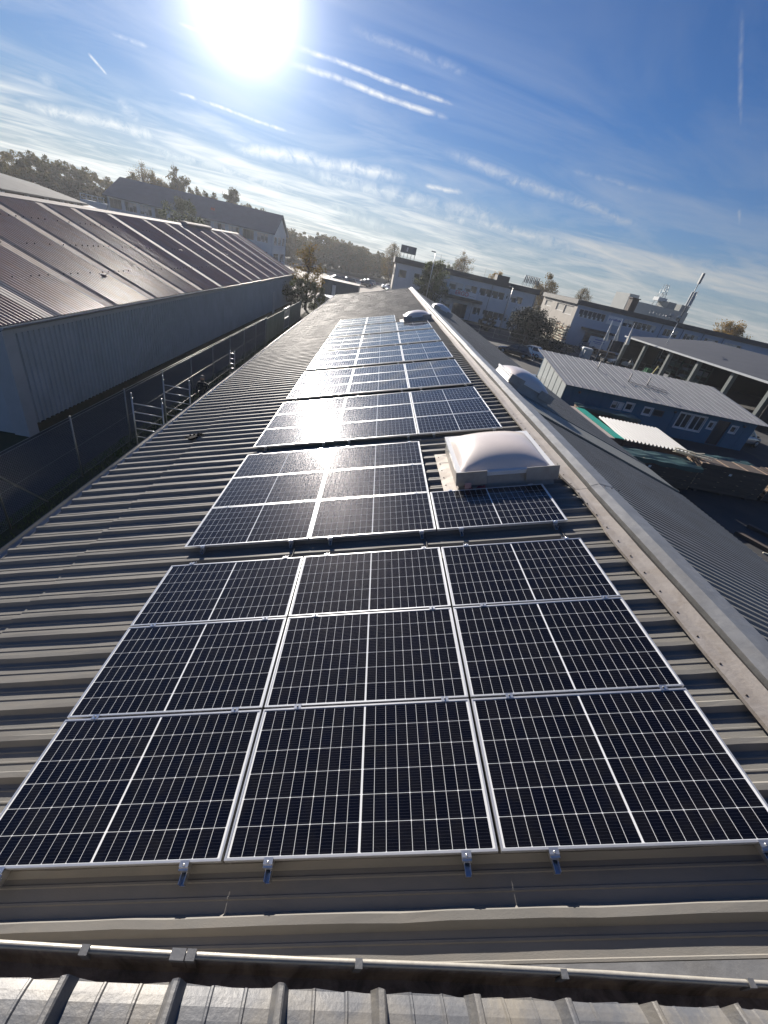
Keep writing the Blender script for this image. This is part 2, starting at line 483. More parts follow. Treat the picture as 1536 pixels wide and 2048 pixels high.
def put(name, me, parent=None, loc=None, rot=None, mat4=None, label=None, cat=None, group=None, kind=None, scale=None):
    o = bpy.data.objects.new(name, me)
    COL.objects.link(o)
    if mat4 is not None:
        o.matrix_basis = mat4
    if loc is not None:
        o.location = loc
    if rot is not None:
        o.rotation_euler = rot
    if scale is not None:
        o.scale = scale
    if parent is not None:
        o.parent = parent
    if label:
        o['label'] = label
    if cat:
        o['category'] = cat
    if group:
        o['group'] = group
    if kind:
        o['kind'] = kind
    return o


def thing(name, label, cat, loc=(0, 0, 0), rot=(0, 0, 0), group=None):
    return put(name, None, None, loc, rot, label=label, cat=cat, group=group)


def copy_tree(o, parent=None):
    c = o.copy()
    COL.objects.link(c)
    c.parent = parent
    for ch in list(o.children):
        copy_tree(ch, c)
    return c


def np_mesh(name, V, F, mat, smooth=False):
    """mesh from arrays of equal-sized faces"""
    me = bpy.data.meshes.new(name)
    V = np.asarray(V, np.float32)
    F = np.asarray(F, np.int32)
    k = F.shape[1]
    me.vertices.add(len(V))
    me.vertices.foreach_set('co', V.ravel())
    me.loops.add(F.size)
    me.loops.foreach_set('vertex_index', F.ravel())
    me.polygons.add(len(F))
    me.polygons.foreach_set('loop_start', np.arange(0, F.size, k, dtype=np.int32))
    me.polygons.foreach_set('use_smooth', [bool(smooth)] * len(F))
    me.materials.append(mat)
    me.update(calc_edges=True)
    me.validate()
    return me


# slope frames: u runs up the slope, v along the ridge, n off the surface
TH = R(16.0)
OZ = 3.675
ROT_L = (0, -TH, 0)
ORG_L = Vector((0, 0, OZ))
AX_U = Vector((math.cos(TH), 0, math.sin(TH)))
AX_N = Vector((-math.sin(TH), 0, math.cos(TH)))


def slope(u, v, n=0.0):
    return ORG_L + AX_U * u + Vector((0, v, 0)) + AX_N * n


# ------------------------------------------------------------------ ground
def ground_sheet(name, x0, x1, y0, y1, z, mat, kind='structure', nx=1, ny=1):
    g = G()
    g.quad((x0, y0, z), (x1, y0, z), (x1, y1, z), (x0, y1, z))
    return g.build(name, mat, kind=kind)


ground_sheet('ground', -900, 900, -300, 1500, -0.012, M['soil'])
ground_sheet('yard', -8.95, -6.5, 0, 62, 0.0, M['asphalt'])
ground_sheet('road', 11.2, 300, -60, 89.7, -0.004, M['asphalt'])
ground_sheet('pavement', 11.3, 17.2, 36.0, 56, 0.0, M['yard'])
ground_sheet('path', 34.2, 43.0, 24, 34, 0.0, M['yard'])
ground_sheet('parking_lot', -60, 12, 70, 165, -0.004, M['asphalt_l'])
ground_sheet('lawn', -6.5, -2.7, -2, 56, 0.0, M['soil'])

# ------------------------------------------------------------------ the low hall under the solar panels
Y0, Y1 = -0.75, 53.2
EAVE_U = -2.95
RIB = 0.302
RIB0 = 0.03
CREST = -0.082
DEPTH = 0.046
hall = thing('low_industrial_hall', 'long low hall with brown trapezoidal metal roof under the solar panels', 'building')


def rib_profile():
    """one pitch of the trapezoidal sheet starting at a crest centre: (v, n)"""
    return [(.021, 0), (.050, -DEPTH), (.108, -DEPTH), (.113, -DEPTH + .006), (.125, -DEPTH + .006), (.130, -DEPTH), (.196, -DEPTH), (.201, -DEPTH + .006), (.213, -DEPTH + .006), (.218, -DEPTH), (RIB - .050, -DEPTH), (RIB - .021, 0)]


def sheet_mesh(name, length, seed, mat, npitch=3, nseg=26, lip=True):
    rnd = random.Random(seed)
    prof = [(-.021, 0)]
    for k in range(npitch):
        prof += [(k * RIB + v, n) for v, n in rib_profile()]
    prof.append((npitch * RIB + .021, .002))
    prof.append((npitch * RIB + .050, -DEPTH * .8))
    prof = [(-.052, -DEPTH + .002)] + prof
    ph = [rnd.uniform(0, 6.28) for _ in range(12)]
    V, F = [], []
    m_ = len(prof)
    for i in range(nseg + 1):
        u = length * i / nseg
        for j, (v, n) in enumerate(prof):
            k = int(round(v / RIB))
            near_crest = abs(v - k * RIB) < .03
            dv = dn = 0
            if near_crest:
                dv = .003 * math.sin(u * 5.1 + ph[k % 12]) + .002 * math.sin(u * 12.3 + ph[(k + 3) % 12])
                dn = .0014 * math.sin(u * 3.7 + ph[(k + 5) % 12])
                if v > k * RIB:                       # far edge of the crest: the lap lip lifts here and there
                    dn += .0035 * max(0, math.sin(u * 2.4 + ph[(k + 7) % 12])) ** 2
            V.append((u, v + dv, n + dn))
    for i in range(nseg):
        for j in range(m_ - 1):
            F.append((i * m_ + j, (i + 1) * m_ + j, (i + 1) * m_ + j + 1, i * m_ + j + 1))
    # thickness at the lower end
    for j in range(m_):
        V.append((0, V[j][1], V[j][2] - .004))
    b = len(V) - m_
    for j in range(m_ - 1):
        F.append((j, j + 1, b + j + 1, b + j))
    return np_mesh(name, V, F, mat)


n_sheets = int((Y1 - Y0) / (RIB * 3)) + 1
k0 = -3
up_meshes = [sheet_mesh('roof_sheet', 7.42, s_, M['roof']) for s_ in range(4)]
lo_meshes = [sheet_mesh('roof_sheet_lower', 1.36, s_ + 10, M['roof'], nseg=6) for s_ in range(3)]
rn = random.Random(5)
for i in range(n_sheets):
    v0 = RIB0 + RIB * (k0 + 3 * i)
    if v0 > Y1 - .6:
        break
    for me, u0, dn in ((up_meshes[rn.randrange(4)], -1.66, .010), (lo_meshes[rn.randrange(3)], EAVE_U, 0)):
        mt = Matrix.Translation(slope(u0 + rn.uniform(-.015, .015), v0 + rn.uniform(-.004, .004), CREST - .004 + dn)) @ Matrix.Rotation(-TH + (R(-.03) if u0 < -2 else 0), 4, 'Y')
        put('roof_sheet', me, hall, mat4=mt)
# opposite slope
THR = R(16.0)
RX, RZ = 5.862, 5.375 - .13
ROT_R = Matrix.Rotation(THR, 4, 'Y')


def rslope(s, y, n=0.0):
    return Vector((RX + math.cos(THR) * s + math.sin(THR) * n, y, RZ - math.sin(THR) * s + math.cos(THR) * n))


def fine_mesh(seed):
    rnd = random.Random(seed)
    V, F = [], []
    prof = []
    npk = 6
    for k in range(npk):
        b_ = k * RIB / 2
        prof += [(b_ - .024, 0), (b_ + .024, 0), (b_ + .050, -.024), (b_ + .101, -.024)]
    prof.append((npk * RIB / 2 - .024, 0))
    ns_ = 8
    for i in range(ns_ + 1):
        for (v, n) in prof:
            V.append((5.75 * i / ns_, v + .001 * math.sin(i * 2.1 + v * 9 + seed), n + rnd.uniform(-.0006, .0006)))
    m_ = len(prof)
    for i in range(ns_):
        for j in range(m_ - 1):
            F.append((i * m_ + j, (i + 1) * m_ + j, (i + 1) * m_ + j + 1, i * m_ + j + 1))
    return np_mesh('roof_sheet_other', V, F, M['roof_r'])


r_meshes = [fine_mesh(s_) for s_ in range(3)]
for i in range(n_sheets):
    v0 = RIB0 + RIB * (k0 + 3 * i)
    if v0 > Y1 - .6:
        break
    if 9.2 < v0 + .45 < 11.0:
        continue
    put('roof_sheet', r_meshes[rn.randrange(3)], hall, mat4=Matrix.Translation(rslope(.2, v0, rn.uniform(0, .003))) @ ROT_R)
# flat grey infill strip down the other slope
g = G()
g.box(.2, 5.97, 0, 1.86, -.012, .008)
g.box(.2, 5.97, 0, .05, .008, .03)
g.box(.2, 5.97, 1.81, 1.86, .008, .03)
g.build('flat_roof_strip', pbr('flat_grey_strip', (.22, .225, .205), (.18, .185, .17), 1, .55), hall, mat4=Matrix.Translation(rslope(0, 9.28, 0)) @ ROT_R)
# walls
g = G()
zl = slope(EAVE_U + .15, 0, CREST - .2).z
g.box(-2.60, -2.45, Y0, Y1, 0, zl)
g.box(11.25, 11.40, Y0, Y1, 0, 3.35)
for yy in (Y0, Y1 - .15):
    g.prism([(-2.6, 0), (11.4, 0), (11.4, 3.42), (5.86, 5.05), (-2.6, zl)], 'y', yy, yy + .15)
g.build('wall', pbr('low_hall_wall', (.30, .29, .27), (.25, .24, .22), .6, .85), hall)
# eave gutter: half round with a bright rolled lip
g = G()
pts = []
for k in range(9):
    a = math.pi * k / 8
    pts.append((-.075 * math.cos(a), -.075 * math.sin(a)))
V, F = [], []
cx0, cz0 = slope(EAVE_U, 0, CREST).x - .045, slope(EAVE_U, 0, CREST).z - .035
for yy in (Y0 - .1, Y1):
    for p in pts:
        V.append((cx0 + p[0], yy, cz0 + p[1]))
F = [(j, j + 1, 9 + j + 1, 9 + j) for j in range(8)]
g.add(V, F, 0, True)
g.tube([(cx0 - .078, Y0 - .1, cz0 + .004), (cx0 - .078, Y1, cz0 + .004)], .011, 6, 0)
g.build('eave_gutter', M['zinc'], hall)
# upper flashing strip with screws, ridge cap in lengths
seg = 4.42 - (-.9)
ys = [-.9, 4.40, 10.0, 15.9, 21.5, 27.2, 33.0, 38.8, 44.5, 50.2, Y1 + .05]
for i in range(len(ys) - 1):
    a, b = ys[i], ys[i + 1]
    g = G()
    n_ = 14
    rr = random.Random(40 + i)
    V, F = [], []
    prof = [(5.685, -.055), (5.687, -.020), (5.80, -.028), (5.915, -.022)]
    for j in range(n_ + 1):
        y_ = a + (b - a - .004) * j / n_
        bend = .006 * math.sin(y_ * 1.3 + i) + rr.uniform(-.003, .003)
        tear = 0.0
        if 3.6 < y_ < 4.6:
            tear = .05
        for (u, n) in prof:
            V.append(slope(u + bend + (tear if u < 5.7 else 0), y_, n + bend * .5))
    for j in range(n_):
        for q in range(3):
            F.append((j * 4 + q, j * 4 + q + 1, (j + 1) * 4 + q + 1, (j + 1) * 4 + q))
    g.add(V, F)
    g.build('ridge_flashing', M['flash'], hall)
    g = G()
    n_ = 16
    prof = [(5.955, -.055), (5.958, .018), (6.085, .040)]
    V, F = [], []
    for j in range(n_ + 1):
        y_ = a + (b - a + (.05 if i < len(ys) - 2 else 0)) * j / n_
        bend = .005 * math.sin(y_ * .9 + i * 2) + rr.uniform(-.0025, .0025)
        ring = [slope(u + bend, y_, n + .004 * (i % 2)) for u, n in prof]
        ap = ring[-1]
        ring.append(Vector((ap.x + .235, y_, ap.z - .020)))
        ring.append(Vector((ap.x + .32, y_, ap.z - .075)))
        ring.append(Vector((ap.x + .325, y_, ap.z - .13)))
        V += ring
    for j in range(n_):
        for q in range(5):
            F.append((j * 6 + q, (j + 1) * 6 + q, (j + 1) * 6 + q + 1, j * 6 + q + 1))
    g.add(V, F)
    g.build('ridge_cap', M['zinc'], hall)
# screws of the flashing: one part each for the nearest ones
g = G()
g.tube([(0, 0, 0), (0, 0, .006)], .011, 6)
scm = g.mesh('screw', M['screw'])
for k in range(26):
    put('screw', scm, hall, mat4=Matrix.Translation(slope(5.735, RIB0 + RIB * (1 + k) + .02, -.022)) @ Matrix.Rotation(-TH, 4, 'Y'))
for y_ in (4.33, 9.93, 15.83):
    for dx in (.05, .17, .29):
        put('screw', scm, hall, loc=(slope(6.085, 0, .04).x + dx, y_, slope(6.085, 0, .04).z - dx * .09 + .004))
# dark closure under the cap gap
g = G()
g.prism([(slope(5.90, 0, -.045).x, slope(5.90, 0, -.045).z), (slope(6.0, 0, -.045).x, slope(6.0, 0, -.045).z), (6.05, 5.1), (5.8, 5.0)], 'y', Y0, Y1)
g.build('ridge_filler', M['dark_in'], hall)
# verge of the front end and the pale upstand by the wall
g = G()
g.prism([(0, 0), (.30, 0), (.30, .03), (.12, .05), (0, .20)], 'y', 0, 1)
g = G()
for (v0_, v1_, n0_, n1_) in ((-.47, -.80, -.078, -.074),):
    g.quad(slope(2.2, v0_, n0_), slope(5.7, v0_, n0_), slope(5.7, v1_, n1_), slope(2.2, v1_, n1_))
    g.quad(slope(2.2, v1_, n1_), slope(5.7, v1_, n1_), slope(5.7, v1_, .3), slope(2.2, v1_, .3))
g.build('wall_flashing', M['zinc'], hall)
# far verge trims
g = G()
g.beam(slope(-1.33, Y1 - .02, -.05), slope(5.9, Y1 - .02, -.05), .10, .06)
g.beam(slope(EAVE_U, Y1 - .3, -.06), slope(-1.4, Y1 - .3, -.06), .12, .05)
g.build('verge_trim', M['zinc'], hall)

# ------------------------------------------------------------------ solar panels
PW, PH = 1.755, 1.038
GAP = 0.02
CELL_U, CELL_V = 0.0815, 0.1642
FR = 0.013                                      # visible frame width


def cell_positions():
    out = []
    mu = (PW - 20 * CELL_U - 18 * .0029 - .016) / 2
    mv = (PH - 6 * CELL_V - 5 * .0034) / 2
    for i in range(20):
        u = mu + i * (CELL_U + .0029) + (.0124 if i >= 10 else 0)
        for j in range(6):
            out.append((u, mv + j * (CELL_V + .0034), i))
    return out


def cell_poly(flip):
    c = .0045
    a, b = CELL_U, CELL_V
    if flip:
        return [(0, 0), (a - c, 0), (a, c), (a, b - c), (a - c, b), (0, b)]
    return [(c, 0), (a, 0), (a, b), (c, b), (0, b - c), (0, c)]


def single_cell(flip):
    g = G()
    g.prism(cell_poly(flip), 'z', 0, .0003, 0)
    for k in range(9):                          # fine wires across the cell
        vv = CELL_V * (k + .5) / 9
        g.quad((.003, vv - .0005, .00045), (CELL_U - .003, vv - .0005, .00045), (CELL_U - .003, vv + .0005, .00045), (.003, vv + .0005, .00045), 1)
    return g.mesh('solar_cell', [M['cell'], M['bus']])


CELLS = [single_cell(False), single_cell(True)]
g = G()
for (u, v, i) in cell_positions():
    pl = cell_poly(i % 2 == 1)
    g.add([(u + p[0], v + p[1], -.0037) for p in pl], [tuple(range(6))], 0)
    for k in range(9):
        vv = v + CELL_V * (k + .5) / 9
        g.quad((u + .003, vv - .0005, -.0035), (u + CELL_U - .003, vv - .0005, -.0035), (u + CELL_U - .003, vv + .0005, -.0035), (u + .003, vv + .0005, -.0035), 1)
CELLGRID = g.mesh('cell_grid', [M['cell'], M['bus']])
g = G()
g.box(FR, PW - FR, FR, PH - FR, -.006, -.004)
BACK = g.mesh('backsheet', M['sheet'])
g = G()
for (a0, a1, b0, b1) in ((0, PW, 0, FR), (0, PW, PH - FR, PH), (0, FR, FR, PH - FR), (PW - FR, PW, FR, PH - FR)):
    g.box(a0, a1, b0, b1, -.035, 0)
for (a0, a1, b0, b1) in ((.003, PW - .003, -.0012, 0), (.003, PW - .003, PH, PH + .0012)):   # groove line along the long sides
    g.box(a0, a1, b0, b1, -.012, -.009)
FRAME = g.mesh('frame', M['frame'])

V_START = [0, 3.5628, 7.1313, 10.682, 14.2704, 17.8326, 21.4514, 25.085]
BLOCKS = ['nearest', 'second', 'third', 'fourth', 'fifth', 'sixth', 'seventh', 'farthest']
COLN = ['eave-side column', 'centre column', 'ridge-side column']
ROWN = ['near row', 'middle row', 'far row']
cpos = cell_positions()
rn = random.Random(11)
panel_list = []
for a, v0 in enumerate(V_START):
    for r in range(3):
        for c in range(3):
            if a == 1 and c == 2 and r > 0:
                continue
            if a == 7 and c == 2:
                continue
            u = c * (PW + GAP)
            v = v0 + r * (PH + GAP)
            mt = Matrix.Translation(slope(u, v, 0)) @ Matrix.Rotation(-TH, 4, 'Y') @ Matrix.Rotation(R(rn.uniform(-.12, .12)), 4, 'X') @ Matrix.Rotation(R(rn.uniform(-.10, .10)), 4, 'Y')
            lab = 'solar panel of %s, %s, in the %s block' % (COLN[c], ROWN[r], BLOCKS[a])
            p = put('solar_panel', None, mat4=mt, label=lab, cat='solar panel', group='solar panels laid in blocks on the metal roof')
            put('frame', FRAME, p)
            put('backsheet', BACK, p)
            if a == 0:
                for (cu, cv, i) in cpos:
                    put('solar_cell', CELLS[i % 2], p, loc=(cu, cv, -.0039))
            else:
                put('cell_grid', CELLGRID, p, kind='stuff')

# rails with clamps
RAIL_U = [.27, 1.52, 2.07, 3.33, 3.87, 5.13]
RNAME = ['outer rail of the eave-side column', 'inner rail of the eave-side column', 'eave-side rail of the centre column', 'ridge-side rail of the centre column',
         'inner rail of the ridge-side column', 'outer rail of the ridge-side column']
BL = 3 * PH + 2 * GAP


def rail_mesh(L):
    g = G()
    g.box(-.019, .019, 0, L, -.040, -.036)
    g.box(-.019, -.015, 0, L, -.036, 0)
    g.box(.015, .019, 0, L, -.036, 0)
    g.box(-.0148, .0148, .001, L - .001, -.0355, -.034, 1)
    return g.mesh('channel', [M['alu'], M['rail_in']])


RAIL = rail_mesh(BL + .20)
RAIL1 = rail_mesh(PH + .20)
g = G()
g.box(-.030, .030, -.040, -.002, -.040, -.006)
g.box(-.030, .030, -.022, .010, .0015, .0045)
g.box(-.030, .030, -.026, -.021, -.010, .0045)
g.tube([(0, -.014, .0045), (0, -.014, .011)], .0075, 6, 0)
ENDCL = g.mesh('end_clamp', M['alu'])
g = G()
g.box(-.030, .030, -.022, .022, .0012, .004)
g.tube([(0, 0, .004), (0, 0, .011)], .0075, 6, 1)
MIDCL = g.mesh('mid_clamp', [M['alu'], M['steel']])
for a, v0 in enumerate(V_START):
    for k, u in enumerate(RAIL_U):
        if a == 7 and k > 3:
            continue
        one = (a == 1 and k > 3)
        mt = Matrix.Translation(slope(u, v0 - .10, -.036)) @ Matrix.Rotation(-TH, 4, 'Y')
        rl = put('mounting_rail', None, mat4=mt, label='aluminium %s, %s block' % (RNAME[k], BLOCKS[a]), cat='rail', group='mounting rails under the solar panels')
        put('channel', RAIL1 if one else RAIL, rl)
        put('end_clamp', ENDCL, rl, loc=(0, .10 - .001, .036))
        put('end_clamp', ENDCL, rl, loc=(0, .10 + (PH if one else BL) + .001, .036), rot=(0, 0, math.pi))
        if not one:
            for q in (1, 2):
                put('mid_clamp', MIDCL, rl, loc=(0, .10 + q * (PH + GAP) - GAP / 2, .036))
for i, (u, vv, bl) in enumerate(((1.57, BL, 'between the nearest and second blocks, above the eave-side column'), (5.15, PH + 2.5246 - 1.038 + .59, None), (3.40, BL * 1, None))):
    pass
for (u, va, vb, lab) in ((1.57, BL + .0, 3.5628 - .03, 'thin black bonding cable between nearest and second block, by the eave-side column'),
                         (5.16, BL + .0, 3.5628 - .03, 'thin black bonding cable between nearest and second block, near the ridge flashing'),
                         (3.37, BL + .0, 3.5628 - .03, 'thin black bonding cable between nearest and second block, at the centre column'),
                         (3.37, 3.5628 + BL, 7.1313 - .03, 'thin black bonding cable between second and third block')):
    g = G()
    pts = [slope(u + .012 * math.sin(t * 3), va + (vb - va) * t, -.045 - .02 * math.sin(math.pi * t)) for t in np.linspace(0, 1, 7)]
    b0 = pts[0]
    g.tube([p - b0 for p in pts], .0065, 6)
    g.build('bonding_cable', M['black'], loc=b0, label=lab, cat='cable', group='black cables across the gaps')


# ------------------------------------------------------------------ domed skylights
def skylight(name_label, mtx, W, L, hcurb=.28, hd=.22, apron=True, seed=1):
    root = put('domed_skylight', None, mat4=mtx, label=name_label, cat='skylight', group='domed skylights on the low hall')
    fl = .05
    g = G()
    b0, b1 = -fl, W + fl
    V = [(b0, -fl, 0), (b1, -fl, 0), (b1, L + fl, 0), (b0, L + fl, 0), (0, 0, hcurb), (W, 0, hcurb), (W, L, hcurb), (0, L, hcurb)]
    g.add(V, [(0, 1, 5, 4), (1, 2, 6, 5), (2, 3, 7, 6), (3, 0, 4, 7)])
    g.build('upstand', M['curb'], root)
    g = G()
    o = .045
    for (x0, x1, y0, y1) in ((-o, W + o, -o, .05), (-o, W + o, L - .05, L + o), (-o, .05, .05, L - .05), (W - .05, W + o, .05, L - .05)):
        g.box(x0, x1, y0, y1, hcurb - .03, hcurb + .035)
    g.build('dome_frame', M['white'], root)
    n_ = 26
    V, F = [], []
    for i in range(n_ + 1):
        for j in range(n_ + 1):
            x, y = -1 + 2 * i / n_, -1 + 2 * j / n_
            z = hd * ((1 - abs(x) ** 2.3) * (1 - abs(y) ** 2.3)) ** .62
            V.append((W / 2 + x * (W / 2 - .03), L / 2 + y * (L / 2 - .03), hcurb + .036 + z))
    for i in range(n_):
        for j in range(n_):
            F.append((i * (n_ + 1) + j, (i + 1) * (n_ + 1) + j, (i + 1) * (n_ + 1) + j + 1, i * (n_ + 1) + j + 1))
    put('dome', np_mesh('dome', V, F, M['dome'], True), root)
    for x0, x1 in ((-.07, .42), (W - .42, W + .09)):
        g = G()
        g.box(x0, x1, -.075, -.062, hcurb - .16, hcurb + .075)
        if x0 < 0:
            g.box(x0, x0 + .012, -.062, .03, hcurb - .16, hcurb + .075)
        else:
            g.box(x1 - .012, x1, -.062, .03, hcurb - .16, hcurb + .075)
        g.build('corner_plate', M['curb'], root)
    if apron:
        g = G()
        V = []
        for j in range(9):
            y = -.10 + (L - .05) * j / 8
            dz_ = .008 * math.sin(j * 1.9 + seed)
            V += [(-.27, y, .054 + dz_ * .5), (-.055, y, .052), (-.030, y, .095)]
        F = []
        for j in range(8):
            for q in range(2):
                F.append((j * 3 + q, j * 3 + q + 1, (j + 1) * 3 + q + 1, (j + 1) * 3 + q))
        g.add(V, F)
        g.add([V[0], V[1], (V[1][0], V[1][1], -.05), (V[0][0], V[0][1], -.0)], [(0, 1, 2, 3)])
        g.build('side_apron', M['flash'], root)
        for j in range(5):
            put('screw', scm, root, loc=(-.21, .1 + j * (L - .4) / 4, .055))
    g = G()
    g.box(.02, W - .02, .02, L - .02, hcurb - .05, hcurb - .04)
    g.build('inner_lining', M['white'], root)
    return root


mL = Matrix.Rotation(-TH, 4, 'Y')
skylight('large white domed skylight beside the nearest panels, red wrapper at its corner', Matrix.Translation(slope(4.05, 4.82, CREST - .045)) @ mL, 1.46, 1.50)
skylight('white domed skylight at the far end of the panel rows', Matrix.Translation(slope(4.05, 24.95, CREST - .045)) @ mL, 1.46, 1.50, seed=3)
skylight('domed skylight beyond the ridge, opposite the fourth panel block', Matrix.Translation(rslope(.62, 11.7, 0)) @ ROT_R, 1.46, 1.55, hd=.27, apron=False, seed=4)
skylight('domed skylight beyond the ridge close to the far end', Matrix.Translation(rslope(.62, 33.5, 0)) @ ROT_R, 1.46, 1.55, hd=.27, apron=False, seed=5)

# wrapper and tag left at the skylight corner
g = G()
rn = random.Random(3)
V, F = [], []
for i in range(9):
    for j in range(4):
        V.append((i * .037, j * .032, .035 * math.sin(i * .9) ** 2 + .03 * math.sin(j * 1.1 + i * .6) + .03))
for i in range(8):
    for j in range(3):
        F.append((i * 4 + j, (i + 1) * 4 + j, (i + 1) * 4 + j + 1, i * 4 + j + 1))
g.add(V, F)
g.tube([(.0, .05, .03), (-.03, .09, .09), (-.01, .14, .06), (.03, .10, .02)], .012, 6, 0)
g.build('crumpled_wrapper', M['red_bag'], mat4=Matrix.Translation(slope(4.14, 4.62, CREST + .0)) @ mL,
        label='crumpled dark red wrapper at the corner of the large skylight', cat='wrapper')
g = G()
g.box(0, .10, -.004, .004, .06, .19)
g.box(.01, .07, -.012, -.004, .10, .16)
g.build('paper_tag', M['pink_bag'], mat4=Matrix.Translation(slope(4.10, 4.66, CREST)) @ mL @ Matrix.Rotation(R(14), 4, 'X'), label='pale pink paper tag stuck above the red wrapper', cat='tag')
# glove on the roof
gm = put('glove', None, mat4=Matrix.Translation(slope(-1.76, 8.22, CREST + .003)) @ mL, label='black work glove lying on the metal roof', cat='glove')
g = G()
g.prism([(-.11, -.10), (-.02, -.16), (.06, -.09), (.09, .02), (.0, .06), (-.10, .04)], 'z', .0, .045)
g.build('palm', M['glove'], gm)
for k, (x, y, L_, an) in enumerate(((-.09, .03, .13, 118), (-.03, .055, .16, 100), (.03, .055, .17, 62), (.075, .02, .15, 30), (-.10, -.06, .11, 170))):
    g = G()
    d = Vector((math.cos(R(an)), math.sin(R(an)), 0))
    p0 = Vector((x, y, .025))
    g.tube([p0, p0 + d * L_ * .5 + Vector((0, 0, .025)), p0 + d * L_ + Vector((0, 0, -.004))], [.026, .024, .017], 8)
    g.build('finger', M['glove'], gm)

# ------------------------------------------------------------------ nearest roof edge with its gutter
near = thing('nearest_roof_edge', 'edge of the roof underfoot with grey ribbed sheets', 'roof', (2.45, -.77, 5.80))
SLN = R(17)


def near_sheet(x0, seed):
    """three minor ribs and one tall rib, running up towards the viewer"""
    rr = random.Random(seed)
    prof = [(-.024, 0), (-.010, .044), (-.005, .048), (.005, .048), (.010, .044), (.024, 0), (.090, .0), (.094, .006), (.099, .006), (.103, .0), (.184, .0), (.188, .006), (.193, .006), (.197, .0), (.263, 0)]
    V, F = [], []
    m_ = len(prof)
    ns = 26
    for i in range(ns + 1):
        t = (i / ns) ** 2.2 * 2.6
        for j, (x, z) in enumerate(prof):
            curl = -.012 * max(0, 1 - t / .045) ** 1.5 - .004 * max(0, 1 - abs(t - .12) / .05)   # edge bent down into the gutter
            dz_ = .0008 * math.sin(t * 9 + x * 30 + seed) if z < .01 else 0
            ed = .004 * math.sin(x * 55 + seed) if i == 0 else 0
            V.append((x0 + x, -t * math.cos(SLN) + ed, t * math.sin(SLN) + z + curl * (1 if z < .02 else .2) + dz_))
    for i in range(ns):
        for j in range(m_ - 1):
            F.append((i * m_ + j, i * m_ + j + 1, (i + 1) * m_ + j + 1, (i + 1) * m_ + j))
    for j in range(m_):
        V.append((V[j][0], V[j][1] - .002, V[j][2] - .010))
    b = len(V) - m_
    for j in range(m_ - 1):
        F.append((j + 1, j, b + j, b + j + 1))
    return V, F


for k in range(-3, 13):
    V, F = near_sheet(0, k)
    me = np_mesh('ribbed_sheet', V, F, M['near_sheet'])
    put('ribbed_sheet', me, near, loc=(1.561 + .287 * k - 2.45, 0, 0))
g = G()
g.tube([(0, 0, 0), (0, 0, .004)], .005, 6)
g.tube([(0, 0, 0), (0, 0, .0015)], .009, 8)
scn = g.mesh('roof_screw', M['screw'])
for k in range(-1, 9):
    for dx in (.06, .25):
        if (k + int(dx * 10)) % 3 == 0:
            continue
        t = .085 + .006 * (k % 3)
        put('screw', scn, near, loc=(1.561 + .287 * k - 2.45 + dx, -t * math.cos(SLN), t * math.sin(SLN) + .001))
# wall under it
g = G()
g.box(-4, 6, -.35, -.16, -5.66, -.15)
g.build('wall', pbr('near_wall', (.30, .28, .25), (.25, .23, .21), 1, .9), near)
gut = thing('box_gutter', 'weathered metal gutter along the nearest roof edge', 'gutter', (2.45, -.69, 5.65))
prof = [(0, 0), (.004, -.012), (-.002, -.03), (-.004, -.10), (-.012, -.128), (-.12, -.128), (-.15, -.10), (-.155, -.01)]
V, F = [], []
xs = np.linspace(-3.2, 4.0, 60)
for x in xs:
    wob = .0025 * math.sin(x * 3.1) + .0015 * math.sin(x * 9.7)
    for (y, z) in prof:
        V.append((x, y + wob, z + wob * .6))
n_ = len(prof)
for i in range(len(xs) - 1):
    for j in range(n_ - 1):
        F.append((i * n_ + j, i * n_ + j + 1, (i + 1) * n_ + j + 1, (i + 1) * n_ + j))
put('trough', np_mesh('trough', V, F, M['zinc_dirty']), gut)
g = G()
g.tube([(x, .004 + .0025 * math.sin(x * 3.1), .001 + .0015 * math.sin(x * 3.1)) for x in xs], [.0095 + .0015 * math.sin(x * 41) * (abs(x - .75) < .12) for x in xs], 8)
g.build('rolled_lip', pbr('gutter_lip', (.44, .42, .37), (.36, .34, .30), 20, .42, .25, .08, 60), gut)
for X in (1.53, 2.38, 3.10, 3.83, .78):
    g = G()
    x = X - 2.45
    g.box(x - .012, x + .012, -.012, .012, -.004, .0135)
    g.box(x - .012, x + .012, -.010, -.004, -.05, -.004)
    g.build('gutter_bracket', M['zinc'], gut)
g = G()
x = 1.83 - 2.45
g.box(x - .045, x - .002, -.013, .014, -.012, .0135)
g.box(x + .002, x + .030, -.013, .014, -.012, .0145)
g.box(x - .045, x - .003, -.0075, -.0045, -.125, -.012, 1)
g.box(x + .001, x + .031, -.0075, -.0045, -.125, -.012, 1)
g.build('joint_sleeve', [M['zinc'], M['zinc_dirty']], gut)

# ------------------------------------------------------------------ big ribbed hall beside the fence
HX, HY0, HY1, HE = -9.03, 12.45, 60.4, 3.72
HRX, HRZ = -16.35, 6.62
bh = thing('corrugated_hall', 'long hall with corrugated roof and blue-grey ribbed wall behind the fence', 'building', (HX, HY0, 0))
g = G()
g.box(-14.6, -.06, .05, HY1 - HY0 - .05, .0, HE - .05)
g.prism([(-.06, HE - .05), (HRX - HX, HRZ - .12), (-14.6, HE - .05)], 'y', .05, HY1 - HY0 - .05)
g.build('wall', M['hall_wall'], bh)
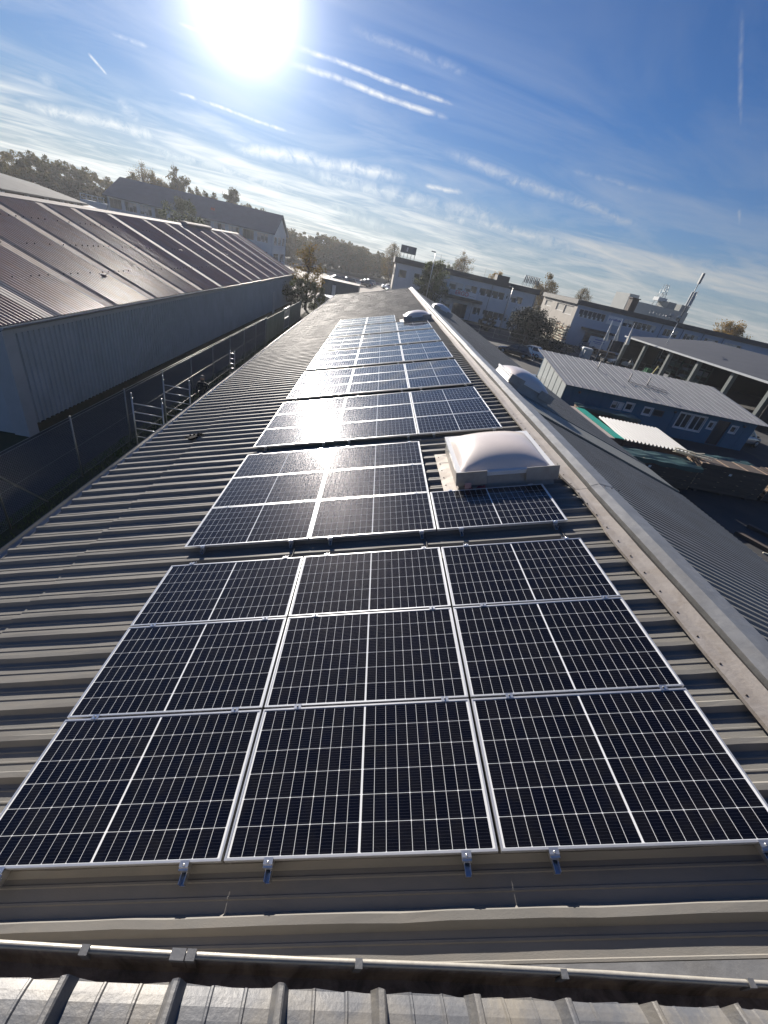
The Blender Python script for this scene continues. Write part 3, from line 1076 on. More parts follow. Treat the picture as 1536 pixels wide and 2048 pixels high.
# wall cladding in panels a metre wide, four ribs each
prof = []
for k in range(4):
    y = k * .25
    prof += [(0, y), (0, y + .15), (.058, y + .165), (.058, y + .215), (0, y + .24)]
V, F = [], []
for z in (.32, HE - .38):
    for (x, y) in prof + [(0, 1.0)]:
        V.append((x, y, z))
n_ = len(prof) + 1
for j in range(n_ - 1):
    F.append((j, j + 1, n_ + j + 1, n_ + j))
clad = np_mesh('wall_panel', V, F, M['hall_wall'])
for k in range(47):
    put('wall_panel', clad, bh, loc=(-.03, .42 + k * 1.0, 0))
g = G()
g.box(-.45, .045, -.03, .0, .0, HE - .05)
g.box(.0, .045, 0, .42, .0, HE - .05)
g.build('corner_trim', M['hall_trim'], bh)
g = G()
g.box(-.02, .05, .42, HY1 - HY0, HE - .38, HE - .05)
g.build('eave_trim', M['hall_trim'], bh)
g = G()
g.box(-.05, .03, .0, HY1 - HY0, 0, .32)
g.build('plinth', M['hall_base'], bh)
g = G()
g.box(.02, .06, 36.3, 37.3, .1, 2.2)
g.build('door', M['hall_trim'], bh)
# corrugated roof, laid in four courses
sl = math.hypot(HRX - HX - .0, HRZ - HE)
pit = math.atan2(HRZ - HE, -(HRX - HX))
NW = 5
SW = .92
SL = (sl + .16) / 4


def wave_mesh(name, mat, amp, seed=0):
    V, F = [], []
    nn_ = NW * 8
    for i in (0, 1):
        for j in range(nn_ + 1):
            y = SW * j / nn_
            a_ = amp if (not seed or j > nn_ * .55) else .004
            V.append((-(SL + .06) * i, y, a_ * math.sin(2 * math.pi * NW * j / nn_) + (.012 if a_ == .004 else 0)))
    for j in range(nn_):
        F.append((j, j + 1, nn_ + 2 + j, nn_ + 1 + j))
    for j in range(nn_ + 1):
        V.append((0, V[j][1], V[j][2] - .008))
    b = len(V) - nn_ - 1
    for j in range(nn_):
        F.append((j + 1, j, b + j, b + j + 1))
    return np_mesh(name, V, F, mat, False)


w_n = wave_mesh('corrugated_sheet', M['hall_roof'], .019)
w_s = wave_mesh('rooflight_sheet', M['hall_strip'], .019, 1)
w_s2 = wave_mesh('rooflight_sheet', M['hall_strip2'], .019, 1)
rn = random.Random(8)
ncol = int((HY1 - HY0 + .2) / SW) + 1
strips = {2: w_s2, 6: w_s, 10: w_s, 14: w_s, 17: w_s, 21: w_s2, 26: w_s, 30: w_s, 33: w_s2, 37: w_s, 41: w_s, 45: w_s2, 49: w_s, 51: w_s}
for c in range(ncol):
    y = -.12 + c * SW
    for r in range(4):
        me = strips.get(c, w_n)
        s_ = -.16 + r * SL
        o = put('corrugated_sheet' if me is w_n else 'rooflight_sheet', me, bh,
                mat4=Matrix.Translation((-s_ * math.cos(pit) + .0, y + rn.uniform(-.006, .006), HE + s_ * math.sin(pit) + r * .0015)) @ Matrix.Rotation(pit + R(rn.uniform(-.012, .012)), 4, 'Y'))
g = G()
g.tube([(0, 0, 0), (0, 0, .035)], .022, 6)
bolt = g.mesh('roof_bolt', M['screw'])
for r in range(1, 4):
    for c in range(ncol * 2):
        if rn.random() < .35:
            continue
        s_ = -.16 + r * SL + .08
        put('roof_bolt', bolt, bh, loc=(-s_ * math.cos(pit), .1 + c * SW / 2 + rn.uniform(-.03, .03), HE + s_ * math.sin(pit) + .02 + r * .004))
# far slope, ridge piece, gutter
g = G()
rx, rz = HRX - HX, HRZ
g.prism([(rx, rz + .02), (-14.75, HE - .06), (-14.75, HE - .12), (rx, rz - .05)], 'y', -.12, HY1 - HY0 + .12)
g.build('far_roof_slope', M['hall_roof'], bh)
g = G()
g.prism([(rx + .28, rz - .07), (rx, rz + .06), (rx - .28, rz - .07), (rx - .28, rz - .10), (rx, rz + .03), (rx + .28, rz - .10)], 'y', -.12, HY1 - HY0 + .12)
g.build('ridge_cap', M['hall_strip2'], bh)
g = G()
V, F = [], []
for yy in (-.2, HY1 - HY0 + .1):
    for k in range(8):
        a = math.pi * k / 7
        V.append((.20 - .075 * math.cos(a), yy, HE - .10 - .075 * math.sin(a)))
g.add(V, [(j, 8 + j, 9 + j, j + 1) for j in range(7)], 0, True)
g.tube([(.278, -.2, HE - .095), (.278, HY1 - HY0 + .1, HE - .095)], .012, 6)
g.build('gutter', M['zinc'], bh)
g = G()
for k in range(6):
    a0, a1 = math.pi * k / 6, math.pi * (k + 1) / 6
g.prism([(rx - .35, rz - .05), (rx + .35, rz - .05), (rx + .40, rz + .12), (rx + .25, rz + .22), (rx - .25, rz + .22), (rx - .40, rz + .12)], 'y', 31.9, 38.2)
g.build('ridge_vent', M['hall_strip2'], bh)
g = G()
for (u, yy) in ((3.9, 22.0), (3.5, 31.0), (1.8, 8.5)):
    s_ = u
    g.box(-s_ * math.cos(pit) - .12, -s_ * math.cos(pit) + .12, yy, yy + .28, HE + s_ * math.sin(pit) + .0, HE + s_ * math.sin(pit) + .045)
g.build('moss_patch', M['hall_strip2'], bh)

# ------------------------------------------------------------------ chain link fence
FX = -6.12
fe = thing('chain_link_fence', 'chain link fence with grey posts in front of the ribbed hall', 'fence', (FX, 0, 0))
g = G()
g.tube([(0, 0, 0), (0, 0, 1.98)], .024, 8)
g.ball((0, 0, 1.98), .03, 8, 4)
postm = g.mesh('fence_post', M['wire'])
ys_ = [4.65 + 2.92 * k for k in range(11)]
for y in ys_:
    put('fence_post', postm, fe, loc=(0, y, 0))
g = G()
for z in (1.97, 1.90):
    g.tube([(.0 if z > 1.93 else .01, 2, z), (.0, 34.2, z)], .0075, 5)
g.build('top_wire', M['wire'], fe)
g = G()
g.tube([(.0, 2, 1.02), (.0, 34.2, .98)], .0045, 4)
g.tube([(.0, 2, .06), (.0, 34.2, .06)], .004, 4)
g.build('tension_wire', M['wire'], fe)
g = G()
g.beam((.02, 7.62, 1.55), (.02, 8.9, .02), .035, .035)
g.beam((.02, 7.52, 1.1), (.02, 6.9, .02), .035, .035)
g.build('brace', M['wire'], fe)
V, F = [], []
r_ = .0016


def wires(y0, y1, step):
    H_ = 1.84
    y = y0
    while y < y1:
        for sgn in (1, -1):
            a = (0, y, .05)
            b = (0, y + sgn * H_, .05 + H_)
            o = len(V)
            for p in (a, b):
                V.extend([(p[0] + r_, p[1], p[2]), (p[0] - r_, p[1] + r_, p[2]), (p[0] - r_, p[1] - r_, p[2])])
            F.extend([(o, o + 1, o + 4, o + 3), (o + 1, o + 2, o + 5, o + 4), (o + 2, o, o + 3, o + 5)])
        y += step


wires(1.0, 35.0, .085)
put('wire_netting', np_mesh('wire_netting', V, F, M['wire']), fe, kind='stuff')
# slatted continuation
sf = thing('slatted_fence', 'greenish slatted fence with a pale gate, continuing the chain link fence', 'fence', (FX, 34.2, 0))
g = G()
g.box(-.015, .015, .0, .30, .05, 1.85)
slm = g.mesh('slat', M['slat'])
rn = random.Random(4)
for k in range(44):
    if 6.6 < k * .36 < 9.0:
        continue
    put('slat', slm, sf, loc=(rn.uniform(-.01, .01), k * .36, rn.uniform(-.02, .02)))
g = G()
for z in (.4, 1.5):
    g.box(-.05, -.02, 0, 15.9, z, z + .06)
g.build('fence_rail', M['slat'], sf)
g = G()
for y in (6.6, 8.95):
    g.box(-.05, .05, y - .05, y + .05, 0, 1.95)
for z in (.1, 1.0, 1.85):
    g.box(-.03, .03, 6.65, 8.9, z, z + .06)
for k in range(11):
    y = 6.7 + k * .2
    g.box(-.012, .012, y, y + .02, .1, 1.9)
g.build('gate', M['galv'], sf)


# ------------------------------------------------------------------ scaffold frames standing at the eave
def scaffold(label, x, y, gap, top, rot, n_r=6):
    t = thing('scaffold_frame', label, 'scaffold frame', (x, y, 0), (0, 0, rot), 'scaffold frames at the eave')
    for s_ in (0, gap):
        g = G()
        g.tube([(s_, 0, 0), (s_, 0, top - .14)], .024, 10)
        g.tube([(s_, 0, top - .14), (s_, 0, top)], .019, 10)
        g.tube([(s_, 0, top - .20), (s_, 0, top - .17)], .034, 10)
        g.build('upright', M['galv'], t)
    for k in range(n_r):
        z = top - .36 - k * .30
        g = G()
        g.tube([(.02, 0, z), (gap - .02, 0, z)], .019, 8)
        g.build('rung', M['galv'], t)
    return t


scaffold('ladder-like aluminium scaffold frame, the one nearer the chain link posts', -5.42, 12.55, .98, 2.24, 0)
scaffold('ladder-like aluminium scaffold frame, the one behind, nearer the worker', -5.45, 14.90, .98, 2.24, 0)
# glinting narrow ladder top
t = thing('narrow_ladder', 'narrow glinting ladder standing by the fence beyond the worker', 'ladder', (-5.35, 22.6, 0))
for s_ in (0, .26):
    g = G()
    g.tube([(s_, 0, 0), (s_, .0, 1.75)], .014, 6)
    g.build('stile', M['galv'], t)
for k in range(6):
    g = G()
    g.tube([(0, 0, .25 + k * .27), (.26, 0, .25 + k * .27)], .018, 6)
    g.build('rung', M['alu'], t)


# ------------------------------------------------------------------ worker
def person(label, x, y, rz):
    t = thing('person', label, 'person', (x, y, 0), (0, 0, rz))
    J = [  # pos, radius
        ((0, 0, .95), .145), ((0, 0, 1.12), .135), ((0, .0, 1.30), .15), ((0, 0, 1.42), .12), ((0, 0, 1.50), .055), ((0, .01, 1.60), .088), ((0, .01, 1.68), .082),
        ((-.10, 0, .90), .095), ((-.11, .01, .50), .065), ((-.11, -.02, .09), .045), ((-.11, .12, .04), .04),
        ((.10, 0, .90), .095), ((.11, .01, .50), .065), ((.11, -.02, .09), .045), ((.11, .12, .04), .04),
        ((-.19, 0, 1.41), .065), ((-.25, .02, 1.14), .05), ((-.20, .20, 1.00), .036), ((-.17, .27, .98), .03),
        ((.19, 0, 1.41), .065), ((.25, .02, 1.14), .05), ((.20, .20, 1.00), .036), ((.17, .27, .98), .03)]
    Ed = [(0, 1), (1, 2), (2, 3), (3, 4), (4, 5), (5, 6), (0, 7), (7, 8), (8, 9), (9, 10), (0, 11), (11, 12), (12, 13), (13, 14), (3, 15), (15, 16), (16, 17), (17, 18), (3, 19), (19, 20), (20, 21), (21, 22)]
    me = bpy.data.meshes.new('body')
    me.from_pydata([j[0] for j in J], Ed, [])
    me.materials.append(M['jacket'])
    b = put('body', me, t)
    b.modifiers.new('skin', 'SKIN').use_smooth_shade = True
    for i, j in enumerate(J):
        me.skin_vertices[0].data[i].radius = (j[1], j[1] * (.75 if i < 4 else 1))
    me.skin_vertices[0].data[0].use_root = True
    sb = b.modifiers.new('sub', 'SUBSURF')
    sb.levels = 1
    sb.render_levels = 2
    g = G()
    g.ball((0, .012, 1.645), .088, 14, 10, 0, 1.22)
    for s_ in (-1, 1):
        g.ball((s_ * .088, .01, 1.635), .022, 8, 6, 0, 1.5)
        g.ball((s_ * .032, .088, 1.655), .011, 6, 5, 1)
    g.add([(-.015, .093, 1.62), (.015, .093, 1.62), (0, .115, 1.615), (0, .095, 1.66)], [(0, 1, 2), (1, 3, 2), (0, 2, 3)], 0)
    g.box(-.025, .025, .085, .098, 1.585, 1.592, 2)
    g.build('face', [M['skin'], M['black'], M['red_bag']], t)
    g = G()
    g.ball((0, -.006, 1.672), .096, 14, 10, 0, 1.05)
    g.build('hair', M['hair'], t)
    for s_ in (-1, 1):
        h_ = Vector((s_ * .165, .30, .975))
        g = G()
        g.ball(h_, .036, 8, 6, 0, .7)
        for k in range(4):
            p = h_ + Vector(((k - 1.5) * .018, .028, .004))
            g.tube([p, p + Vector((0, .034 - .004 * abs(k - 1.5), -.004)), p + Vector((0, .048, -.03))], [.009, .0085, .007], 6)
        p = h_ + Vector((-s_ * .03, .0, 0))
        g.tube([p, p + Vector((-s_ * .022, .03, -.004)), p + Vector((-s_ * .016, .055, -.012))], [.010, .009, .007], 6)
        g.build('hand', M['skin'], t)
    return t


person('person in dark clothes standing behind the eave, rim-lit head and shoulders', -4.88, 17.3, R(170))


# ------------------------------------------------------------------ trees
def leaf_cloud(rng, centres, radii, n, leaf, squash=1.0):
    """n leaf faces spread through clumps"""
    k = rng.integers(0, len(centres), n)
    d = rng.normal(size=(n, 3))
    d /= np.linalg.norm(d, axis=1)[:, None]
    rr = rng.random(n) ** .45
    P_ = centres[k] + d * (radii[k] * rr)[:, None] * np.array([1, 1, squash])
    a = rng.normal(size=(n, 3))
    a /= np.linalg.norm(a, axis=1)[:, None]
    b = np.cross(a, rng.normal(size=(n, 3)))
    b /= np.linalg.norm(b, axis=1)[:, None]
    s_ = leaf * (0.6 + .8 * rng.random(n))[:, None]
    a, b = a * s_, b * s_ * .62
    V = np.stack([P_ - a, P_ - b, P_ + a, P_ + b], 1).reshape(-1, 3)
    F = np.arange(4 * n).reshape(-1, 4)
    return V, F


def crown_clumps(rng, n, rx, rz, zc, shape='round'):
    c, r = [], []
    for i in range(n):
        while True:
            p = rng.uniform(-1, 1, 3)
            l_ = np.linalg.norm(p)
            if l_ < 1 and l_ > .25:
                break
        if shape == 'cone':
            t = (p[2] + 1) / 2
            f_ = (1 - t) ** .8 + .05
            p[0] *= f_
            p[1] *= f_
        elif shape == 'egg':
            f_ = 1 - .35 * max(0, p[2])
            p[0] *= f_
            p[1] *= f_
        c.append([p[0] * rx, p[1] * rx, zc + p[2] * rz])
        r.append(rx * rng.uniform(.16, .34))
    return np.array(c), np.array(r)


def tree_meshes(seed, H, rx, mat, n_leaf=2600, leaf=.22, clumps=34, bare=.35, shape='egg', squash=.85, base=.28):
    rng = np.random.default_rng(seed)
    rz = H * (1 - base) / 2
    zc = H - rz
    cc_, rr_ = crown_clumps(rng, clumps, rx, rz * .95, zc, shape)
    V, F = leaf_cloud(rng, cc_, rr_, n_leaf, leaf, squash)
    # ragged outline: a few twig-end leaves outside
    k = int(n_leaf * .08)
    far = np.argsort(-np.abs(cc_[:, 0]) - np.abs(cc_[:, 1]) - np.abs(cc_[:, 2] - zc) * .7)[:max(6, clumps // 3)]
    V2, F2 = leaf_cloud(rng, cc_[far] * np.array([1.08, 1.08, 1.0]) + np.array([0, 0, .03 * H]), rr_[far] * 1.1, k, leaf * .9)
    V = np.vstack([V, V2])
    F = np.vstack([F, F2 + len(F) * 4])
    crown = np_mesh('crown', V, F, mat)
    g = G()
    hh_ = H * base
    tr_ = H * .018 + .03
    lean = rng.normal(size=2) * .02 * H
    top = (lean[0], lean[1], H * .86)
    g.tube([(0, 0, -.1), (lean[0] * .2, lean[1] * .2, hh_), (lean[0] * .6, lean[1] * .6, H * .6), top], [tr_ * 1.3, tr_, tr_ * .6, tr_ * .15], 8)
    for i in range(0, len(cc_), 2 if clumps > 20 else 1):
        c = cc_[i]
        z0 = max(hh_ * .7, c[2] - (abs(c[0]) + abs(c[1])) * .9 - .3)
        f0 = min(1, z0 / (H * .86))
        p0 = Vector((lean[0] * f0, lean[1] * f0, z0))
        p2 = Vector(c)
        p1 = p0.lerp(p2, .5) + Vector((0, 0, -.04 * H))
        g.tube([p0, p1, p2], [tr_ * .38, tr_ * .25, tr_ * .07], 5, 0, False)
        for q in range(3):
            e = p2 + Vector(rng.normal(size=3)) * rr_[i] * .8
            g.tube([p1.lerp(p2, .6), e], [tr_ * .12, tr_ * .04], 4, 0, False)
    trunk = g.mesh('trunk', M['bark'])
    return crown, trunk


def tree(name, label, x, y, meshes, scale=1.0, rz=0.0, group=None, z=0):
    t = thing(name, label, 'tree', (x, y, z), (0, 0, rz), group)
    t.scale = (scale, scale, scale)
    put('crown', meshes[0], t)
    put('trunk', meshes[1], t)
    return t


def at(az_, dist):
    """ground point at a bearing (degrees from +Y) and distance from the ladder position"""
    return 2.08 + dist * math.sin(R(az_)), -1.04 + dist * math.cos(R(az_))


T_tall = [tree_meshes(s_, 16, 3.8, M['leaf_wood'], 9000, .17, 70, base=.2) for s_ in (1, 2)]
T_sparse = [tree_meshes(s_, 15, 3.9, M['leaf_autumn'], 10000, .105, 130, base=.12) for s_ in (3, 4)]
x, y = at(-25.4, 150)
tree('birch_tree', 'tall thin birch rising behind the left end of the gabled office', x, y, T_sparse[0], 1.10)
x, y = at(-24.0, 152)
tree('birch_tree', 'smaller airy birch next to the tall one behind the gabled office', x, y, T_sparse[1], .93)
x, y = at(-22.5, 149)
tree('lime_tree', 'full round tree standing highest behind the gabled office roof', x, y, T_tall[0], 1.07)
x, y = at(-20.6, 150)
tree('spruce_tree', 'small pointed tree behind the gabled office roof, right of the round tree', x, y, tree_meshes(9, 13, 2.3, M['leaf_dark'], 4500, .15, 40, shape='cone', base=.1), 1.0)
x, y = at(-19.3, 150)
tree('spruce_tree', 'second pointed tree behind the gabled office roof', x, y, tree_meshes(10, 12, 2.4, M['leaf_dark'], 4500, .15, 40, shape='cone', base=.1), 1.0)
x, y = at(-17.1, 150)
tree('lime_tree', 'spreading tree behind the right half of the gabled office roof', x, y, T_tall[1], .98)
x, y = at(-14.9, 150)
tree('spruce_tree', 'tiny tree top peeping over the office ridge near its gable', x, y, tree_meshes(11, 12, 1.6, M['leaf_dark'], 2000, .14, 16, base=.3), .96)
# dark tree in front of the gabled office
x, y = at(-22.2, 112)
tree('dark_tree', 'dark tree standing in front of the windows of the gabled office', x, y, tree_meshes(12, 10.2, 4.0, M['leaf_dark'], 6000, .18, 50, base=.1), .98)
# tree at the end of the hall
x, y = at(-8.6, 60)
tree('ash_tree', 'half bare autumn tree between the hall corner and the roof end', x, y, tree_meshes(13, 8.2, 2.3, M['leaf_autumn'], 3600, .10, 60, base=.12), .92)
x, y = at(-7.5, 57)
tree('alder_bush', 'leafy yellow-green bush beside the far roof corner', x, y, tree_meshes(14, 4.4, 1.6, M['leaf_green'], 3000, .09, 36, base=.05), .85)
x, y = at(-9.6, 56)
tree('alder_bush', 'dark green bush by the slatted fence, under the bare tree', x, y, tree_meshes(15, 4.8, 2.0, M['leaf_dark'], 4000, .10, 40, base=.04), .85)

# wooded masses far behind
CB = [leaf_cloud(np.random.default_rng(60 + q), *crown_clumps(np.random.default_rng(50 + q), 26, 3.4, 5.2, 6.4, ('egg', 'round', 'cone', 'egg')[q]), 2600, .22, .9) for q in range(4)]


def wood(name, label, spots, mat):
    rng = np.random.default_rng(77)
    Vs, n = [], 0
    for (x, y, s_, hz) in spots:
        V, _ = CB[int(rng.integers(0, 4))]
        a = rng.uniform(0, 6.28)
        ca, sa = math.cos(a), math.sin(a)
        W_ = np.stack([(V[:, 0] * ca - V[:, 1] * sa) * s_ + x, (V[:, 0] * sa + V[:, 1] * ca) * s_ + y, V[:, 2] * hz], 1)
        Vs.append(W_)
    V = np.vstack(Vs)
    F = np.arange(len(V)).reshape(-1, 4)
    return put(name, np_mesh(name, V, F, mat), label=label, cat='woodland', kind='stuff')


rn = random.Random(31)
sp = []
for i in range(60):
    a = rn.uniform(-41, -26)
    d = rn.uniform(150, 190)
    top = np.interp(a, [-41, -36.2, -35.1, -33.6, -32, -30.5, -29, -28, -26], [1.6, 1.43, 1.75, 2.0, 2.05, 1.9, 1.5, 1.3, .9])
    h_ = 7.6 + d * math.tan(R(top)) - rn.uniform(0, 1.6)
    x, y = at(a, d)
    sp.append((x, y, rn.uniform(.9, 1.35), h_ / 11.6))
wood('woodland', 'dense autumn wood behind the buildings, left of the gabled office', sp, M['leaf_wood'])
sp = []
for i in range(85):
    a = rn.uniform(-12.0, 1.8)
    d = rn.uniform(170, 215)
    top = np.interp(a, [-12, -11, -8.8, -7.2, -5.3, -3, -.5, 2], [1.0, .95, .65, 1.25, .95, .75, .55, .3])
    h_ = 7.6 + d * math.tan(R(top)) - rn.uniform(0, 2.0)
    x, y = at(a, d)
    sp.append((x, y, rn.uniform(.8, 1.3), h_ / 11.6))
for i in range(22):
    a = rn.uniform(-12.0, -1)
    d = rn.uniform(158, 172)
    x, y = at(a, d)
    sp.append((x, y, rn.uniform(.7, 1.0), rn.uniform(.45, .7)))
wood('woodland', 'brown and green wood behind the car park between the two offices', sp, M['leaf_wood'])
sp = []
for i in range(70):
    a = rn.uniform(3, 48)
    d = rn.uniform(230, 300)
    x, y = at(a, d)
    sp.append((x, y, rn.uniform(.9, 1.4), (7.6 + d * math.tan(R(.25)) - rn.uniform(0, 2)) / 11.6))
wood('woodland', 'far dark tree line hardly showing behind the flat-roofed offices', sp, M['leaf_wood'])
sp = []
for i in range(34):
    a = rn.uniform(-26.5, -13.0)
    d = rn.uniform(146, 156)
    top = np.interp(a, [-27, -25, -21.5, -20, -18, -15, -13], [2.5, 2.7, 2.85, 2.8, 2.6, 2.3, 1.8])
    x, y = at(a, d)
    sp.append((x, y, rn.uniform(.6, .9), (7.6 + d * math.tan(R(top)) - rn.uniform(0, 1.6)) / 11.6))
wood('woodland', 'line of tree tops showing over the roof of the gabled office', sp, M['leaf_wood'])
# trees behind the offices on the right
x, y = at(1.05, 150)
tree('birch_tree', 'pale bare tree beside the roof sign at the left end of the flat office', x, y, T_sparse[1], .82)
x, y = at(9.6, 150)
tree('birch_tree', 'tall airy tree behind the flat office, right of the street lamp', x, y, T_sparse[0], .96, 1.0)
x, y = at(8.3, 152)
tree('lime_tree', 'low dark tree behind the flat office next to the airy tree', x, y, tree_meshes(21, 11, 2.6, M['leaf_green'], 3500, .15, 30), .98)
x, y = at(13.7, 150)
tree('maple_tree', 'orange tree top behind the middle of the flat office roof', x, y, tree_meshes(22, 12, 3.3, M['leaf_yellow'], 5500, .15, 44), .98)
x, y = at(19.4, 148)
tree('poplar_tree', 'large grey-green tree filling the gap between the two flat offices', x, y, tree_meshes(23, 13.6, 4.2, M['leaf_autumn'], 9000, .15, 70, base=.05), 1.0)
x, y = at(20.6, 125)
tree('beech_tree', 'reddish brown tree low in the gap between the two flat offices', x, y, tree_meshes(24, 8.5, 2.6, M['leaf_yellow'], 4000, .13, 36, base=.02), .9)
x, y = at(23.8, 150)
tree('birch_tree', 'small airy tree top over the roof of the second flat office', x, y, T_sparse[1], .80, 2.0)
x, y = at(38.6, 150)
tree('maple_tree', 'round golden tree beside the antenna mast', x, y, tree_meshes(25, 12.4, 4.6, M['leaf_yellow'], 9000, .15, 66), .97)
# street tree in front of the office
x, y = at(6.5, 86)
tree('street_tree', 'round green tree in front of the flat office by the tall lamp', x, y, tree_meshes(26, 9.6, 3.3, M['leaf_green'], 11000, .115, 80, base=.08), 1.0)
# dark conifers
x, y = at(19.2, 80)
tree('yew_bush', 'big dark conifer bush in front of the office entrance windows', x, y, tree_meshes(27, 5.3, 4.0, M['conifer'], 12000, .12, 80, base=-.05, shape='round'), 1.0)
x, y = at(14.2, 84)
tree('yew_bush', 'small round dark bush left of the big dark conifer', x, y, tree_meshes(28, 3.0, 1.5, M['conifer'], 1800, .11, 24, base=-.05, shape='round'), 1.0)
x, y = at(22.3, 76)
tree('yew_bush', 'low dark hedge in front of the timber rack', x, y, tree_meshes(29, 2.2, 3.4, M['conifer'], 2600, .12, 40, base=-.1, shape='round', squash=.5), 1.0)

# grass along the eave, blades near, thinning out
rng = np.random.default_rng(5)
n = 26000
gx = rng.uniform(-6.45, -2.75, n)
gy = 1.5 + rng.random(n) ** 1.4 * 45
hgt_ = rng.uniform(.04, .13, n) * (1 + .6 * np.sin(gx * 3) * np.sin(gy * 1.7))
an = rng.uniform(0, 6.28, n)
wdt = .012 + .012 * rng.random(n)
P0 = np.stack([gx, gy, np.zeros(n) - .01], 1)
sd_ = np.stack([np.cos(an) * wdt, np.sin(an) * wdt, np.zeros(n)], 1)
tip = P0 + np.stack([rng.normal(0, .03, n), rng.normal(0, .03, n), hgt_], 1)
V = np.stack([P0 - sd_, P0 + sd_, tip], 1).reshape(-1, 3)
put('grass', np_mesh('grass', V, np.arange(3 * n).reshape(-1, 3), M['grass']), label='short green grass strip between fence and low hall', cat='grass', kind='stuff')


# ------------------------------------------------------------------ facades
def facade(parent, origin, e, nrm, W_, H_, openings, mat, depth=.14, name='wall'):
    """wall plane with real openings; openings = (x0, x1, z0, z1, kind, divisions)"""
    o, e, nrm = Vector(origin), Vector(e), Vector(nrm)
    up = Vector((0, 0, 1))
    xs_ = sorted({0, W_, *[q[0] for q in openings], *[q[1] for q in openings]})
    zs_ = sorted({0, H_, *[q[2] for q in openings], *[q[3] for q in openings]})
    g = G()
    P_ = lambda x, z, d=0: o + e * x + up * z - nrm * d
    for i in range(len(xs_) - 1):
        for j in range(len(zs_) - 1):
            mx, mz = (xs_[i] + xs_[i + 1]) / 2, (zs_[j] + zs_[j + 1]) / 2
            if any(q[0] < mx < q[1] and q[2] < mz < q[3] for q in openings):
                continue
            g.quad(P_(xs_[i], zs_[j]), P_(xs_[i + 1], zs_[j]), P_(xs_[i + 1], zs_[j + 1]), P_(xs_[i], zs_[j + 1]))
    for q in openings:
        x0, x1, z0, z1 = q[:4]
        for a, b in (((x0, z0), (x1, z0)), ((x1, z0), (x1, z1)), ((x1, z1), (x0, z1)), ((x0, z1), (x0, z0))):
            g.quad(P_(*a), P_(*b), P_(*b, depth), P_(*a, depth))
    g.build(name, mat, parent)
    rr = random.Random(int(W_ * 10))
    for q in openings:
        x0, x1, z0, z1, kind, div = q
        fr_m = M['whitef'] if kind != 'dark' else M['greyf']
        g = G()
        f_ = .07
        def bar(a0, a1, b0, b1):
            g.add([P_(a0, b0, depth - .02), P_(a1, b0, depth - .02), P_(a1, b1, depth - .02), P_(a0, b1, depth - .02),
                   P_(a0, b0, depth + .04), P_(a1, b0, depth + .04), P_(a1, b1, depth + .04), P_(a0, b1, depth + .04)],
                  [(0, 1, 2, 3), (0, 4, 5, 1), (1, 5, 6, 2), (2, 6, 7, 3), (3, 7, 4, 0)])
        bar(x0, x1, z0, z0 + f_)
        bar(x0, x1, z1 - f_, z1)
        bar(x0, x0 + f_, z0 + f_, z1 - f_)
        bar(x1 - f_, x1, z0 + f_, z1 - f_)
        for k in range(1, div):
            xx = x0 + (x1 - x0) * k / div
            bar(xx - f_ / 2, xx + f_ / 2, z0 + f_, z1 - f_)
        wn = g.build('door' if kind == 'door' else 'window', fr_m, parent)
        for k in range(div):
            a0 = x0 + (x1 - x0) * k / div
            a1 = x0 + (x1 - x0) * (k + 1) / div
            g = G()
            g.quad(P_(a0 + .02, z0 + .02, depth + .015), P_(a1 - .02, z0 + .02, depth + .015), P_(a1 - .02, z1 - .02, depth + .015), P_(a0 + .02, z1 - .02, depth + .015))
            g.build('pane', M['glass_l'] if kind == 'blind' else M['glass'], wn)
            if kind == 'mixed' and rr.random() < .6:
                zz = z0 + (z1 - z0) * rr.choice((.35, .5, .7))
                g = G()
                g.quad(P_(a0 + .09, zz, depth + .008), P_(a1 - .09, zz, depth + .008), P_(a1 - .09, z1 - .08, depth + .008), P_(a0 + .09, z1 - .08, depth + .008))
                g.build('blind', M['glass_l'], wn)
            if kind == 'low' or (kind == 'mixed' and rr.random() < .5):
                g = G()
                g.quad(P_(a0 + .12, z0 + .08, depth + .007), P_(a0 + .12 + .3, z0 + .08, depth + .007), P_(a0 + .12 + .3, z0 + .5, depth + .007), P_(a0 + .12, z0 + .5, depth + .007))
                g.build('sill_item', M['whitef'], wn)


def text_obj(txt, size, mat, parent, mtx, extr=.01, name='lettering'):
    cu = bpy.data.curves.new(name, 'FONT')
    cu.body = txt
    cu.size = size
    cu.extrude = extr
    cu.align_x = 'CENTER'
    cu.align_y = 'CENTER'
    cu.materials.append(mat)
    cu.offset = .022 * size
    tmp = bpy.data.objects.new(name, cu)
    COL.objects.link(tmp)
    bpy.context.view_layer.update()
    me = bpy.data.meshes.new_from_object(tmp)
    bpy.data.objects.remove(tmp)
    return put(name, me, parent, mat4=mtx)


FRONT = Matrix.Rotation(R(90), 4, 'X')          # upright, facing -Y

